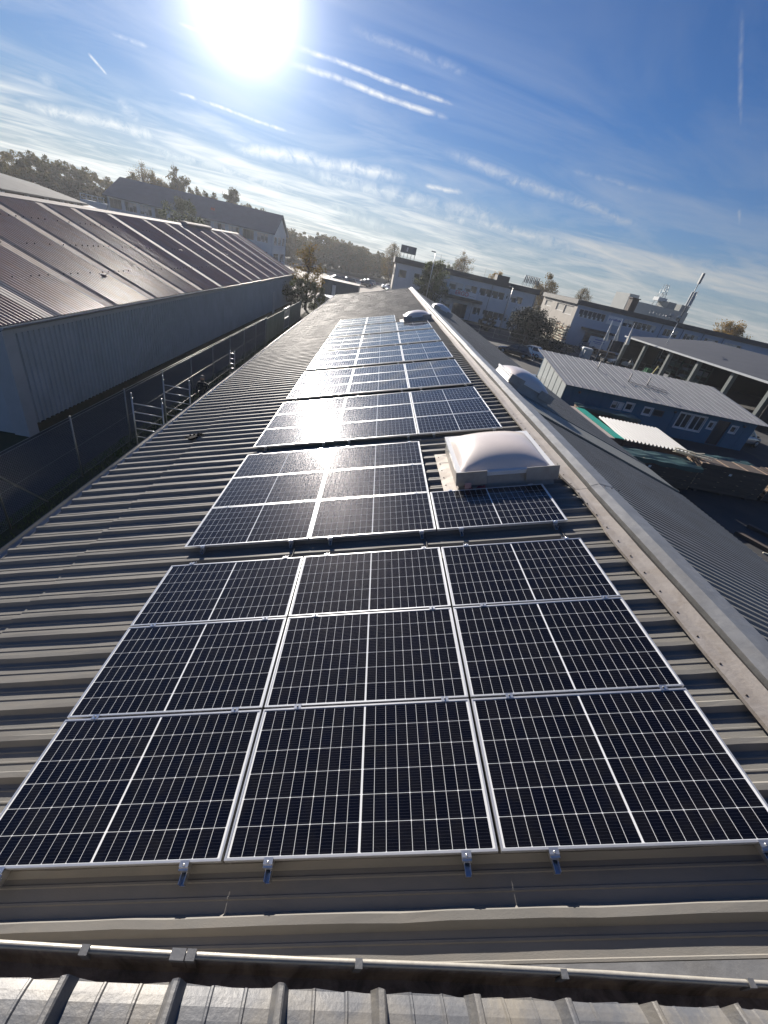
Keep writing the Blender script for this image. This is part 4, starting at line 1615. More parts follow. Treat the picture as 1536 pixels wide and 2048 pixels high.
# first flat-roofed office, the one with the ERGO board
eb = thing('flat_roofed_office', 'two-storey flat-roofed office with the ERGO board over its door', 'office building', (4.7, 94, 0))
ops = [(.9, 2.4, 5.0, 6.3, 'dark', 1), (9.3, 11.0, 4.9, 6.3, 'mixed', 1), (11.4, 14.4, 4.9, 6.35, 'mixed', 2), (14.7, 17.3, 4.9, 6.35, 'mixed', 2),
       (17.8, 23.2, 5.0, 6.4, 'low', 4), (23.6, 24.0, 5.0, 6.4, 'mixed', 1), (24.5, 27.2, 5.0, 6.3, 'mixed', 2),
       (13.2, 16.2, .1, 2.75, 'dark', 3), (11.2, 12.6, .8, 2.7, 'mixed', 1), (17.6, 19.2, 1.3, 2.75, 'mixed', 2), (19.7, 24.4, 1.25, 2.65, 'low', 4), (24.6, 25.2, 1.25, 2.65, 'mixed', 1), (25.5, 28.0, 1.2, 2.6, 'mixed', 2),
       (3.2, 6.2, 1.2, 2.7, 'mixed', 2), (4.0, 7.5, 5.0, 6.3, 'mixed', 3)]
facade(eb, (0, 0, 0), (1, 0, 0), (0, -1, 0), 29.7, 7.3, ops, M['wall_w'])
facade(eb, (0, 12, 0), (0, -1, 0), (-1, 0, 0), 12, 7.3, [(1.5, 5, 5, 6.4, 'blind', 3), (6.5, 10.5, 5, 6.4, 'blind', 3), (1.5, 5, 1.2, 2.6, 'blind', 3), (6.5, 10.5, 1.2, 2.6, 'blind', 3)], M['wall_beige'])
facade(eb, (29.7, 0, 0), (0, 1, 0), (1, 0, 0), 12, 7.3, [], M['wall_w'])
g = G()
g.box(0, 29.7, 11.9, 12.0, 0, 7.3)
g.box(.1, 29.6, .1, 11.9, 0, .1)
g.build('rear_wall', M['wall_w'], eb)
g = G()
g.box(-.35, 30.05, -.35, 12.35, 7.32, 8.3)
g.build('roof', M['fascia'], eb)
g = G()
g.box(21.0, 23.6, 1.5, 4, 8.3, 9.3)
g.box(8.5, 10.2, 2, 4, 8.3, 8.9)
g.build('roof_box', M['fascia'], eb)
g = G()
g.box(11.0, 18.8, -1.5, -.02, 3.45, 4.0)
g.build('canopy', M['fascia'], eb)
for x_ in (16.9, 11.3):
    g = G()
    g.tube([(x_, -1.35, 0), (x_, -1.35, 3.45)], .06, 8)
    g.build('canopy_post', M['steel'], eb)
g = G()
g.box(12.7, 17.2, -1.62, -1.55, 4.1, 5.15)
brd = g.build('sign_board', M['white'], eb)
text_obj('ERGO', 1.05, M['red_print'], brd, Matrix.Translation((14.15, -1.63, 4.63)) @ FRONT)
g = G()
for k in range(4):
    g.box(15.5 + k * .35, 15.5 + k * .35 + .27, -1.635, -1.625, 4.42, 4.52)
g.build('small_print', M['grey_print'], brd)
for x_ in (.08, 20.2, 29.5, 24.2):
    g = G()
    g.tube([(x_, -.09, 0), (x_, -.09, 7.3)], .055, 6)
    g.build('downpipe', M['greyf'], eb)
for (nm, x0, zb, lab) in (('roof_sign', .55, 8.3, 'dark billboard on struts at the left end of the flat office roof'), ('roof_sign', 26.4, 8.3, 'open lattice sign frame at the right end of the flat office roof')):
    s_ = thing(nm, lab, 'roof sign', (4.7 + x0, 94.8, zb))
    for k in range(5):
        g = G()
        g.tube([(k * .72, 0, 0), (k * .72, 0, 2.1)], .035, 5)
        g.tube([(k * .72, 1.2, 0), (k * .72, 0, 1.5)], .025, 5)
        g.build('strut', M['steel'], s_)
    if x0 < 2:
        g = G()
        g.box(-.1, 3.0, -.07, -.02, .9, 2.2)
        g.build('panel', M['grey_print'], s_)
        g = G()
        g.box(1.1, 1.35, -.09, -.071, 1.25, 1.9)
        g.build('mark', M['whitef'], s_)
    else:
        g = G()
        for k in range(9):
            g.box(k * .36, k * .36 + .20, -.06, -.02, .8, 1.9)
        for z in (.7, 1.3, 1.95):
            g.box(-.05, 3.2, -.08, -.06, z, z + .06)
        g.build('lattice', M['steel'], s_)

# second flat-roofed office with the timber rack at its end wall
mb = thing('flat_roofed_office', 'second flat-roofed office behind the flagpoles, sunlit windows in its end wall', 'office building', (41.9, 90, 0))
ops = [(.7, 6.4, 5.3, 6.75, 'low', 6), (10.4, 17.6, 5.4, 6.75, 'mixed', 7), (19.4, 22.6, 5.35, 6.7, 'mixed', 4), (24.0, 27.2, 5.35, 6.7, 'mixed', 4), (28.6, 31.8, 5.35, 6.7, 'mixed', 4), (33.2, 37.2, 5.35, 6.7, 'mixed', 4),
       (3.6, 8.6, .05, 2.9, 'dark', 4), (15.6, 17.4, .9, 2.4, 'dark', 2), (19.6, 21.6, 1.0, 2.6, 'mixed', 2), (9.4, 13.2, .4, 2.6, 'dark', 3)]
facade(mb, (0, 0, 0), (1, 0, 0), (0, -1, 0), 46, 7.35, ops, M['wall_blue'])
facade(mb, (0, 20.5, 0), (0, -1, 0), (-1, 0, 0), 20.5, 7.35, [(2.2, 6.2, 5.7, 6.85, 'blind', 1), (9.6, 14.0, 5.45, 6.85, 'blind', 1), (14.2, 18.8, 5.2, 6.85, 'blind', 1)], M['wall_beige'])
facade(mb, (46, 0, 0), (0, 1, 0), (1, 0, 0), 20.5, 7.35, [], M['wall_blue'])
g = G()
g.box(0, 46, 20.4, 20.5, 0, 7.35)
g.box(.1, 45.9, .1, 20.4, 0, .1)
g.build('rear_wall', M['wall_blue'], mb)
g = G()
g.box(-.1, 46.3, -.35, 20.8, 7.36, 8.25)
g.build('roof', M['fascia'], mb)
g = G()
for k in range(62):
    y_ = -.1 + k * .335
    g.box(-.42, -.11, y_, y_ + .30, 7.40 + .02 * (k % 2), 8.22 + .03 * ((k * 7) % 3))
g.build('end_fascia', M['fascia_s'], mb)
g = G()
g.box(11.8, 13.2, 3, 4.6, 8.25, 10.6)
g.box(11.6, 13.4, 2.8, 4.8, 10.6, 10.75)
g.build('chimney', pbr('dark_brick', (.07, .05, .045), (.05, .036, .03), 2, .8), mb)
g = G()
g.box(2.4, 9.4, -1.6, -.02, 3.4, 3.75)
g.build('canopy', M['fascia'], mb)
for x_ in (3.0,):
    g = G()
    g.tube([(x_, -1.4, 0), (x_, -1.4, 3.4)], .07, 8)
    g.build('canopy_post', M['steel'], mb)
g = G()
g.box(6.9, 10.0, -.10, -.03, 5.2, 6.75)
sb_ = g.build('sign_board', M['white'], mb)
text_obj('AUF', .55, M['blue_print'], sb_, Matrix.Translation((7.6, -.11, 6.15)) @ FRONT) if False else None
g = G()
rr = random.Random(2)
xx = 7.25
while xx < 9.7:
    wl = rr.uniform(.12, .22)
    g.box(xx, xx + wl, -.115, -.105, 5.95, 5.95 + rr.choice((.30, .36, .42)))
    xx += wl + .06 + (.12 if rr.random() < .2 else 0)
g.build('blurred_lettering', M['blue_print'], sb_)
for x_ in (18.6, 23.3, 27.9, 32.5):
    g = G()
    g.tube([(x_, -.09, 0), (x_, -.09, 7.3)], .055, 6)
    g.build('downpipe', M['greyf'], mb)
bn = thing('banner', 'white banner with small blue print beneath the office canopy', 'banner', (45.2, 86.6, 0))
g = G()
g.box(0, 4.4, -.02, .02, .25, 2.7)
g.build('cloth', M['white'], bn)
g = G()
for (x0, x1, z0, z1) in ((1.2, 3.2, 2.1, 2.25), (1.0, 3.4, 1.7, 1.82), (1.4, 3.0, 1.45, 1.53), (.35, .5, 1.0, 1.7)):
    g.box(x0, x1, -.03, -.021, z0, z1)
g.build('print', M['blue_print'], bn)
g = G()
g.prism([(.1, .3), (4.3, .3), (3.6, .75), (2.6, .6), (1.5, .95), (.6, .6)], 'y', -.03, -.022)
g.build('picture_strip', M['grey_print'], bn)
# furled flags
for k, (az_, top) in enumerate(((27.75, 6.1), (28.7, 6.45), (30.0, 6.3))):
    x, y = at(az_, 79)
    fl_ = thing('flagpole', ('flagpole with furled pale flag, nearest the banner', 'middle flagpole of three with furled pale flag', 'flagpole with furled pale flag, nearest the open store roof')[k], 'flagpole', (x, y, 0), (0, 0, 0), 'flagpoles in front of the second office')
    g = G()
    g.tube([(0, 0, 0), (0, 0, top + .4)], [.06, .035], 8)
    g.build('pole', M['whitef'], fl_)
    g = G()
    V, F = [], []
    for i in range(13):
        t_ = i / 12
        rad = .05 + .36 * t_ ** 1.2
        if i == 12:
            rad *= .8
        for j in range(14):
            a = 2 * math.pi * j / 14
            rr_ = rad * (1 + .28 * math.sin(3 * a + k) + .12 * math.sin(5 * a + i * .6))
            V.append((.30 * t_ + .05 + rr_ * math.cos(a) * .75, rr_ * math.sin(a) * .6, top - .1 - t_ * 2.6))
    for i in range(12):
        for j in range(14):
            F.append((i * 14 + j, i * 14 + (j + 1) % 14, (i + 1) * 14 + (j + 1) % 14, (i + 1) * 14 + j))
    g.add(V, F, 0, True)
    g.build('furled_flag', M['cloth'], fl_)

# antenna mast, lattice tower and boxes behind the second office
ms = thing('antenna_mast', 'mobile antenna mast with panel antennas on the second office roof', 'mast', (65.6, 93.5, 8.25))
g = G()
g.tube([(0, 0, 0), (0, 0, 4.2), (0, 0, 9.0)], [.15, .10, .06], 8)
g.build('pole', M['steel'], ms)
for k, (dx, dy, z0, z1) in enumerate(((-.35, -.2, 3.3, 5.8), (.05, -.35, 3.2, 5.8), (.45, -.1, 3.4, 5.9), (.0, .35, 3.2, 5.7))):
    g = G()
    g.box(dx - .16, dx + .16, dy - .09, dy + .09, z0, z1)
    g.build('panel_antenna', M['hall_trim'], ms)
g = G()
g.box(-.22, .22, -.22, .22, 7.3, 9.2)
g.build('top_antenna', M['steel'], ms)
g = G()
g.tube([(.8, 0, 3.0), (.8, 0, 6.2)], .04, 5)
g.tube([(0, 0, 3.6), (.8, 0, 3.6)], .03, 5)
g.tube([(0, 0, 5.2), (.8, 0, 5.2)], .03, 5)
g.build('side_rod', M['steel'], ms)
for k, (x_, s_) in enumerate(((62.6, 1.0), (64.3, .9))):
    dd = thing('roof_device', ('folded dish antenna on the office roof, farther from the mast', 'folded dish antenna on the office roof, close to the mast')[k], 'antenna', (x_, 92.4, 8.25))
    g = G()
    g.tube([(0, 0, 0), (0, 0, .9)], .05, 6)
    g.tube([(.45, 0, 0), (0, 0, .9)], .04, 6)
    g.build('stand', M['steel'], dd)
    g = G()
    g.tube([(0, -.25, .95 * s_), (0, -.05, 1.05 * s_), (0, 0, 1.05 * s_)], [.45, .28, .08], 12)
    g.build('dish', M['hall_trim'], dd)
rlm = thing('roof_railing', 'thin railing on the second office roof left of the mast', 'railing', (57.5, 91.5, 8.25))
for k in range(6):
    g = G()
    g.tube([(k * .75, 0, 0), (k * .75, 0, .9)], .025, 5)
    g.build('post', M['steel'], rlm)
g = G()
g.tube([(0, 0, .9), (3.75, 0, .9)], .025, 5)
g.build('handrail', M['steel'], rlm)
x, y = at(32.0, 150)
fb = thing('stepped_concrete_block', 'grey stepped industrial block far behind the chimney', 'building', (x - 2, y, 0))
g = G()
g.box(-9, 9.5, 0, 8, 0, 11.2)
g.box(-9, -6.2, 0, 8, 11.2, 12.6)
g.build('body', pbr('far_grey_wall', (.30, .32, .32), (.26, .28, .28), .4, .8), fb)
for x0 in (2.6, 6.6):
    g = G()
    g.box(x0, x0 + 2.4, 0, 5, 11.2, 12.8)
    g.build('roof_block', pbr('far_grey_wall2', (.22, .24, .24), (.19, .21, .21), .4, .8), fb)
x, y = at(31.9, 155)
tw = thing('lattice_tower', 'small steel lattice tower on top behind the grey block', 'tower', (x - 2, y, 11.2))
for sx in (-1, 1):
    for sy in (-1, 1):
        g = G()
        g.tube([(sx * 1.0, sy * 1.0, 0), (sx * .45, sy * .45, 5.6)], .06, 5)
        g.build('leg', M['steel'], tw)
for k in range(5):
    z0, z1 = k * 1.1, (k + 1) * 1.1
    r0, r1 = 1 - .1 * k, 1 - .1 * (k + 1)
    g = G()
    g.tube([(-r0, -r0, z0), (r1, -r1, z1)], .035, 4)
    g.tube([(r0, -r0, z0), (-r1, -r1, z1)], .035, 4)
    g.tube([(-r1, -r1, z1), (r1, -r1, z1)], .035, 4)
    g.build('bracing', M['steel'], tw)
g = G()
g.box(-1.3, 1.3, -1.3, 1.3, 1.4, 2.3)
g.build('platform', M['hall_trim'], tw)


# ------------------------------------------------------------------ street lamps
def lamp(label, az_, d, H_, arm, side):
    x, y = at(az_, d)
    t = thing('street_lamp', label, 'street lamp', (x, y, 0))
    g = G()
    g.tube([(0, 0, 0), (0, 0, H_ * .7), (0, 0, H_)], [.09, .06, .045], 8)
    g.build('pole', M['galv'], t)
    g = G()
    g.tube([(0, 0, H_), (side * arm, 0, H_ + .12 + arm * .25)], .035, 6)
    g.build('arm', M['galv'], t)
    g = G()
    g.box(min(side * arm, side * (arm + .65)), max(side * arm, side * (arm + .65)), -.14, .14, H_ + .06 + arm * .25, H_ + .20 + arm * .25)
    g.build('lamp_head', M['steel'], t)


lamp('tall street lamp rising in front of the round green tree', 5.98, 74, 9.7, .05, -1)
lamp('street lamp in front of the first flat office, between lattice sign and dark conifer', 15.9, 82, 7.6, .0, -1)
lamp('street lamp with angled arm in front of the second flat office', 33.9, 79, 8.0, 1.6, -1)
for (az_, d, h_, lab) in ((12.2, 140, 10.8, 'thin rod standing behind the flat office roof'),):
    x, y = at(az_, d)
    g = G()
    g.tube([(0, 0, 0), (0, 0, h_)], [.12, .05], 6)
    g.build('rod', M['steel'], loc=(x, y, 0), label=lab, cat='pole')


# ------------------------------------------------------------------ cars
def make_car(label, paint, L=4.4, W_=1.8, H_=1.5, estate=False):
    t = thing('parked_car', label, 'car')
    h_ = H_
    w2 = W_ / 2
    xs_ = [0, .12, .5, 1.1, 1.6, 2.3, 3.3, 3.9, 4.25, 4.4]
    top = [.45, .62, .74, .84, .90, .92, .94, .93, .82, .55]
    wd_ = [.72, .86, .95, .99, 1, 1, 1, .98, .93, .80]
    V, F = [], []
    for x_, z_, q in zip(xs_, top, wd_):
        s_ = w2 * q
        x_ = x_ * L / 4.4
        z_ = z_ * h_ / 1.5
        V += [(x_, -s_ * .9, .22), (x_, -s_, .40), (x_, -s_ * .99, z_ * .86), (x_, -s_ * .90, z_), (x_, 0, z_ + .03), (x_, s_ * .90, z_), (x_, s_ * .99, z_ * .86), (x_, s_, .40), (x_, s_ * .9, .22)]
    n_ = 9
    for i in range(len(xs_) - 1):
        for j in range(n_ - 1):
            F.append((i * n_ + j, (i + 1) * n_ + j, (i + 1) * n_ + j + 1, i * n_ + j + 1))
        F.append((i * n_ + n_ - 1, (i + 1) * n_ + n_ - 1, (i + 1) * n_, i * n_))
    F.append(tuple(range(n_)))
    F.append(tuple(reversed(range((len(xs_) - 1) * n_, len(xs_) * n_))))
    g = G()
    g.add(V, F, 0, True)
    # cabin: pillars and roof
    k_ = L / 4.4
    rear = 4.18 if estate else 3.95
    bz, tz = .90 * h_ / 1.5, h_
    cab = [(1.15, bz), (1.95, tz - .06), (2.4, tz), (3.3 if not estate else 3.7, tz - .02), (rear, bz)]
    V, F = [], []
    for (x_, z_) in cab:
        s_ = w2 * (.90 if z_ < bz + .1 else .70)
        V += [(x_ * k_, -s_, z_), (x_ * k_, s_, z_)]
    for i in range(4):
        F.append((i * 2, i * 2 + 2, i * 2 + 3, i * 2 + 1))
    F.append((0, 8, 6, 4, 2))
    F.append((1, 3, 5, 7, 9))
    g.add(V, F, 0, False)
    g.build('body', paint, t)
    # glass
    def pt(i, sgn, f_):
        return Vector(V[i * 2 + (1 if sgn > 0 else 0)])
    for (a, b, nm) in ((0, 1, 'windscreen'), (3, 4, 'rear_window')):
        A, B_, C_, D_ = [Vector(V[q]) for q in (a * 2, a * 2 + 1, b * 2 + 1, b * 2)]
        c = (A + B_ + C_ + D_) / 4
        nrm = (B_ - A).cross(D_ - A).normalized()
        if nrm.z < 0:
            nrm = -nrm
        g = G()
        g.quad(*[c + (p - c) * .88 + nrm * .012 for p in (A, B_, C_, D_)])
        g.build(nm, M['glass'], t)
    for sgn in (-1, 1):
        for (x0, x1, x2, x3) in ((1.42, 2.0, 2.55, 2.55), (2.65, 2.65, 3.25 if not estate else 3.55, 3.72 if not estate else 3.95)):
            z0, z1 = bz + .06, tz - .10
            y0, y1 = sgn * (w2 * .885), sgn * (w2 * .735)
            g = G()
            q = [(x0 * k_, y0 + sgn * .012, z0), (x3 * k_, y0 + sgn * .012, z0), (x2 * k_, y1 + sgn * .012, z1), (x1 * k_, y1 + sgn * .012, z1)]
            g.quad(*(q if sgn < 0 else q[::-1]))
            g.build('side_window', M['glass'], t)
        for x_ in (.82, 3.52):
            g = G()
            g.tube([(x_ * k_, sgn * (w2 - .20), .32), (x_ * k_, sgn * (w2 + .012), .32)], .32, 16)
            wh = g.build('wheel', M['tyre'], t)
            g = G()
            g.tube([(x_ * k_, sgn * (w2 + .0), .32), (x_ * k_, sgn * (w2 + .022), .32)], .20, 12)
            g.build('rim', M['rim'], wh)
        g = G()
        g.ball((.16 * k_, sgn * w2 * .66, .62), .14, 8, 6, 0, .6)
        g.build('headlight', M['lamp_glass'], t)
        g = G()
        g.box(4.27 * k_, 4.37 * k_, sgn * w2 * .80 - .10, sgn * w2 * .80 + .10, .62, .84)
        g.build('tail_light', M['tail'], t)
        g = G()
        g.box(1.35 * k_, 1.50 * k_, sgn * (w2 + .0) - .0, sgn * (w2 + .0) + sgn * .14 if sgn > 0 else -(w2 + .0) + .0, .93, 1.05) if sgn > 0 else g.box(1.35 * k_, 1.50 * k_, -(w2 + .14), -w2, .93, 1.05)
        g.build('mirror', M['greyf'], t)
    return t


def place(t, x, y, rz, label=None):
    t.location = (x, y, 0)
    t.rotation_euler = (0, 0, rz)
    if label:
        t['label'] = label
    t['group'] = 'cars parked around the buildings'
    return t


cw = place(make_car('white hatchback parked next to a dark car below the conifers', M['car_white']), 22.6, 60.7, R(-35))
cd = place(make_car('dark estate car parked in front of the white hatchback', M['car_dark'], 4.7, 1.84, 1.5, True), 19.6, 58.2, R(-33))
cb = make_car('blue car', M['car_blue'])
cs = make_car('silver car', M['car_silver'], 4.5, 1.8, 1.5, True)
place(cb, 43.3, 83.0, R(70), 'dark car beside the banner at the second office')
place(cs, 14.9, 33.6, R(60), 'pale car roof showing just over the eave beside the blue hut')
place(copy_tree(cw), 42.8, 72.2, R(-12), 'white car parked at the feet of the flagpoles')
place(copy_tree(cb), 48.8, 75.6, R(-10), 'blue car parked behind the flagpoles by the open store')
place(copy_tree(cs), 37.3, 33.5, R(200), 'pale car beside the right end of the blue hut')
place(copy_tree(cd), 39.2, 36.4, R(195), 'dark car behind the pale car beside the blue hut')
lots = [(-9.7, 143, cd, 'dark car glinting at the hall corner, first in its row'), (-10.3, 146, cs, 'silver car second in the row at the hall corner'), (-9.0, 149, cb, 'blue car third in the row at the hall corner'),
        (-6.4, 122, cd, 'dark car first in the row beyond the container'), (-5.7, 123, cb, 'blue car second in the row beyond the container'), (-5.0, 124, cd, 'dark car third in the row beyond the container'), (-4.2, 125, cs, 'silver car fourth in the row beyond the container'),
        (-3.1, 128, cd, 'dark car with glinting windscreen in the middle of the far car park'), (-2.6, 134, cb, 'blue car behind the glinting one in the far car park'), (-2.2, 140, cs, 'silver car rearmost in the middle of the far car park'),
        (.3, 136, cw, 'white car nearest the office corner in the far car park'), (.4, 143, cs, 'silver car behind the white one near the office corner'), (1.0, 131, cd, 'dark car nearest the roof end by the office corner')]
rn = random.Random(9)
for (a, d, src, lab) in lots:
    x, y = at(a, d)
    place(copy_tree(src), x, y, R(90 + rn.uniform(-6, 6) - 75), lab)
# white van beyond the roof corner
x, y = at(-6.75, 63)
vn = thing('white_van', 'white van parked just beyond the far corner of the roof', 'van', (x, y, 0), (0, 0, R(-60)))
g = G()
pr = [(0, .35), (0, .95), (.35, 1.15), (1.0, 1.85), (1.5, 2.05), (4.9, 2.05), (5.0, 1.9), (5.0, .35)]
g.prism(pr, 'y', -.95, .95)
g.build('body', M['white'], vn)
g = G()
g.quad((.40, -.84, 1.20), (.40, .84, 1.20), (.98, .78, 1.86), (.98, -.78, 1.86))
g.build('windscreen', M['glass'], vn)
for sgn in (-1, 1):
    g = G()
    g.box(.95, 1.9, sgn * .955 - .004, sgn * .955 + .004, 1.15, 1.75)
    g.build('side_window', M['glass'], vn)
    for x_ in (.9, 4.1):
        g = G()
        g.tube([(x_, sgn * .75, .35), (x_, sgn * .97, .35)], .35, 14)
        g.build('wheel', M['tyre'], vn)
# dark container at the end of the roof
x, y = at(-4.6, 78)
ct = thing('storage_container', 'dark blue-grey storage shed beyond the far roof edge', 'container', (x - 3.2, y, 0))
g = G()
g.box(0, 6.2, 0, 5, 0, 2.75)
g.build('body', pbr('container_paint', (.055, .075, .095), (.045, .06, .08), .5, .6), ct)
for k in range(20):
    if k in (6, 7):
        continue
    g = G()
    g.box(k * .31 + .03, k * .31 + .2, -.04, 0, .1, 2.65)
    g.build('rib', pbr('container_paint', (.055, .075, .095)), ct)
g = G()
g.box(-.1, 6.3, -.1, 5.1, 2.75, 2.87)
g.build('roof', M['fascia'], ct)
g = G()
g.box(1.86, 2.45, -.06, .0, .1, 2.2)
g.build('door', M['hall_trim'], ct)

# ------------------------------------------------------------------ gabled office far left
gb = thing('gabled_office', 'long two-storey office with dark gabled roof behind the ribbed hall', 'office building', (-64.4, 120, 0))
LW = 38.9
ops = []
for i in range(11):
    x0 = .5 + i * 3.45
    ops.append((x0, x0 + 2.7, 5.0, 6.9, 'mixed' if i % 3 else 'dark', 3))
    ops.append((x0, x0 + 2.7, 1.2, 3.1, 'dark', 3))
facade(gb, (0, 0, 0), (1, 0, 0), (0, -1, 0), LW, 7.6, ops, M['wall_far'])
facade(gb, (LW, 0, 0), (0, 1, 0), (1, 0, 0), 16, 7.6, [(1.5, 5, 4.8, 6.7, 'mixed', 3), (6, 10, 4.8, 6.7, 'mixed', 4), (11, 14.6, 4.8, 6.7, 'mixed', 3), (1.5, 7.5, 1.0, 3.0, 'dark', 5), (9, 14.5, 1.0, 3.0, 'mixed', 4)], M['wall_far'])
g = G()
g.prism([(0, 0), (.1, 0), (.1, 7.6), (0, 7.6)], 'y', 0, 16)
g.box(0, LW, 15.9, 16, 0, 7.6)
g.add([(LW, 0, 7.6), (LW, 16, 7.6), (LW, 8, 11.5), (0, 0, 7.6), (0, 16, 7.6), (0, 8, 11.5)], [(0, 1, 2), (3, 5, 4)])
g.build('gable', M['wall_far'], gb)
g = G()
V = [(-.6, -.7, 7.30), (LW + .6, -.7, 7.30), (LW + .6, 8, 11.65), (-.6, 8, 11.65), (LW + .6, 16.7, 7.30), (-.6, 16.7, 7.30)]
g.add(V, [(0, 1, 2, 3), (3, 2, 4, 5)])
g.add([(a, b, c - .22) for a, b, c in V], [(3, 2, 1, 0), (5, 4, 2, 3)])
g.add([V[0], V[1], (V[1][0], V[1][1], V[1][2] - .22), (V[0][0], V[0][1], V[0][2] - .22)], [(0, 3, 2, 1)])
for s_ in (1, 2, 4), :
    pass
g.add([V[1], V[2], V[4], (V[4][0], V[4][1], V[4][2] - .22), (V[2][0], V[2][1], V[2][2] - .22), (V[1][0], V[1][1], V[1][2] - .22)], [(0, 1, 4, 5), (1, 2, 3, 4)])
g.build('roof', M['tiles'], gb)
g = G()
g.box(23.0, 23.8, 3.0, 3.6, 9.0, 9.7)
g.build('roof_window', M['orange_w'], gb)
# low wing with roof railing
lw_ = thing('low_wing', 'low blue-grey wing with a white roof railing left of the gabled office', 'building', (-70.4, 119.6, 0))
g = G()
g.box(0, 5.95, 0, 12, 0, 5.4)
g.build('wall', M['wall_far'], lw_)
for k in range(5):
    g = G()
    g.box(k * 1.3 + .1, k * 1.3 + .2, 0, .1, 5.4, 6.5)
    g.build('railing_post', M['whitef'], lw_)
g = G()
g.box(.1, 5.6, 0, .08, 6.4, 6.55)
g.box(.1, 5.6, 0, .08, 5.75, 5.85)
g.build('railing', M['whitef'], lw_)
# far-left open hall with a shallow grey roof
fh = thing('open_sided_hall', 'open-sided hall with shallow grey roof at the far left', 'building', (-62, 76, 0))
rot = R(0)
g = G()
V = [(-18, -2, 4.9), (2, 22, 4.9), (2, 22, 5.3), (-18, -2, 8.2), (-34, 10, 8.2), (-16, 34, 5.4)]
x0_, y0_ = 0, 0
roofm = pbr('grey_far_roof', (.06, .068, .082), (.05, .058, .07), .4, .9, 0, .1, 8, spec=.1)
g.add([(17, -14, 5.6), (2.0, 29.0, 5.0), (-10, 32, 6.4), (5.0, -14, 8.0)], [(0, 1, 2, 3)])
g.add([(17, -14, 5.4), (2.0, 29.0, 4.8), (-10, 32, 6.2), (5.0, -14, 7.8)], [(3, 2, 1, 0)])
g.add([(17, -14, 5.6), (2.0, 29.0, 5.0), (2.0, 29.0, 4.8), (17, -14, 5.4)], [(3, 2, 1, 0)])
g.build('roof', roofm, fh)
for k in range(6):
    t_ = k / 5
    p = Vector((16.6, -13.5, 0)).lerp(Vector((1.8, 28.4, 0)), t_)
    g = G()
    g.box(p.x - .2, p.x + .2, p.y - .2, p.y + .2, 0, 5.35 - .6 * t_)
    g.build('column', M['hall_trim'], fh)
g = G()
g.add([(13, -14, 0), (-2.0, 29.0, 0), (-2.0, 29.0, 4.6), (13, -14, 5.2)], [(0, 1, 2, 3)])
g.build('back_wall', pbr('brown_stack', (.07, .05, .045), (.05, .035, .03), 1, .9), fh)
g = G()
g.add([(1.5, 23.5, 5.05), (5.5, 24.5, 4.3), (4.8, 31, 4.2), (1.0, 30, 4.9)], [(0, 1, 2, 3)])
g.build('lean_to_roof', M['hall_strip2'], fh)

# ------------------------------------------------------------------ blue timber hut
SX0, SX1, SY0, SY1 = 17.3, 33.6, 30.2, 36.4
sh = thing('blue_timber_hut', 'blue timber hut with pale sheet roof in the yard', 'hut', (SX0, SY0, 0))
LX, LY = SX1 - SX0, SY1 - SY0
ops = [(4.0, 5.0, 1.25, 1.85, 'mixed', 2), (5.15, 5.75, 1.35, 1.9, 'white', 1), (6.7, 7.35, 1.32, 1.85, 'white', 1), (7.5, 8.4, 1.35, 1.85, 'dark', 1),
       (9.7, 10.75, .85, 2.02, 'white', 2), (10.9, 11.95, .85, 2.02, 'white', 2), (12.4, 12.85, 1.25, 1.8, 'white', 1), (14.35, 14.85, 1.28, 1.8, 'white', 1), (13.0, 14.1, .02, 2.05, 'dark', 1)]
facade(sh, (0, 0, 0), (1, 0, 0), (0, -1, 0), LX, 2.45, ops, M['shed_wall'], .05)
facade(sh, (LX, 0, 0), (0, 1, 0), (1, 0, 0), LY, 2.45, [], M['shed_wall'], .05)
g = G()
g.add([(LX, 0, 2.45), (LX, LY, 2.45), (LX, LY, 3.25)], [(0, 1, 2)])
g.box(0, LX, LY - .08, LY, 0, 3.25)
g.add([(.03, 0, 0), (.03, LY, 0), (.03, LY, 3.25), (.03, 0, 2.45)], [(0, 3, 2, 1)])
g.build('rear_wall', M['shed_wall'], sh)
for k in range(6):
    y0_ = .12 + k * (LY - .2) / 6
    y1_ = y0_ + (LY - .2) / 6 - .13
    z0_, z1_ = 2.45 + .8 * y0_ / LY, 2.45 + .8 * y1_ / LY
    g = G()
    g.add([(-.03, y0_, .1), (-.03, y1_, .1), (-.03, y1_, z1_ - .06), (-.03, y0_, z0_ - .06), (.02, y0_, .1), (.02, y1_, .1), (.02, y1_, z1_ - .06), (.02, y0_, z0_ - .06)],
          [(0, 3, 2, 1), (0, 4, 7, 3), (1, 2, 6, 5), (2, 3, 7, 6), (0, 1, 5, 4)])
    g.build('gable_panel', M['shed_pan'], sh)
for k in range(13):
    x_ = .6 + k * 1.24
    if any(q[0] - .1 < x_ < q[1] + .1 for q in ops):
        continue
    g = G()
    g.box(x_, x_ + .035, -.022, 0, .05, 2.40)
    g.build('cover_strip', M['shed_wall'], sh)
g = G()
for q in ops:
    if q[4] == 'white':
        for (a0, a1, b0, b1) in ((q[0] - .08, q[1] + .08, q[3], q[3] + .08), (q[0] - .08, q[1] + .08, q[2] - .08, q[2]), (q[0] - .08, q[0], q[2], q[3]), (q[1], q[1] + .08, q[2], q[3])):
            g.box(a0, a1, -.025, 0, b0, b1)
g.build('window_trim', M['whitef'], sh)
for x_ in (1.15, 9.2, 15.3):
    g = G()
    g.tube([(x_, 0, 1.95), (x_, -.09, 1.95)], .09, 10)
    g.build('wall_lamp', M['greyf'], sh)
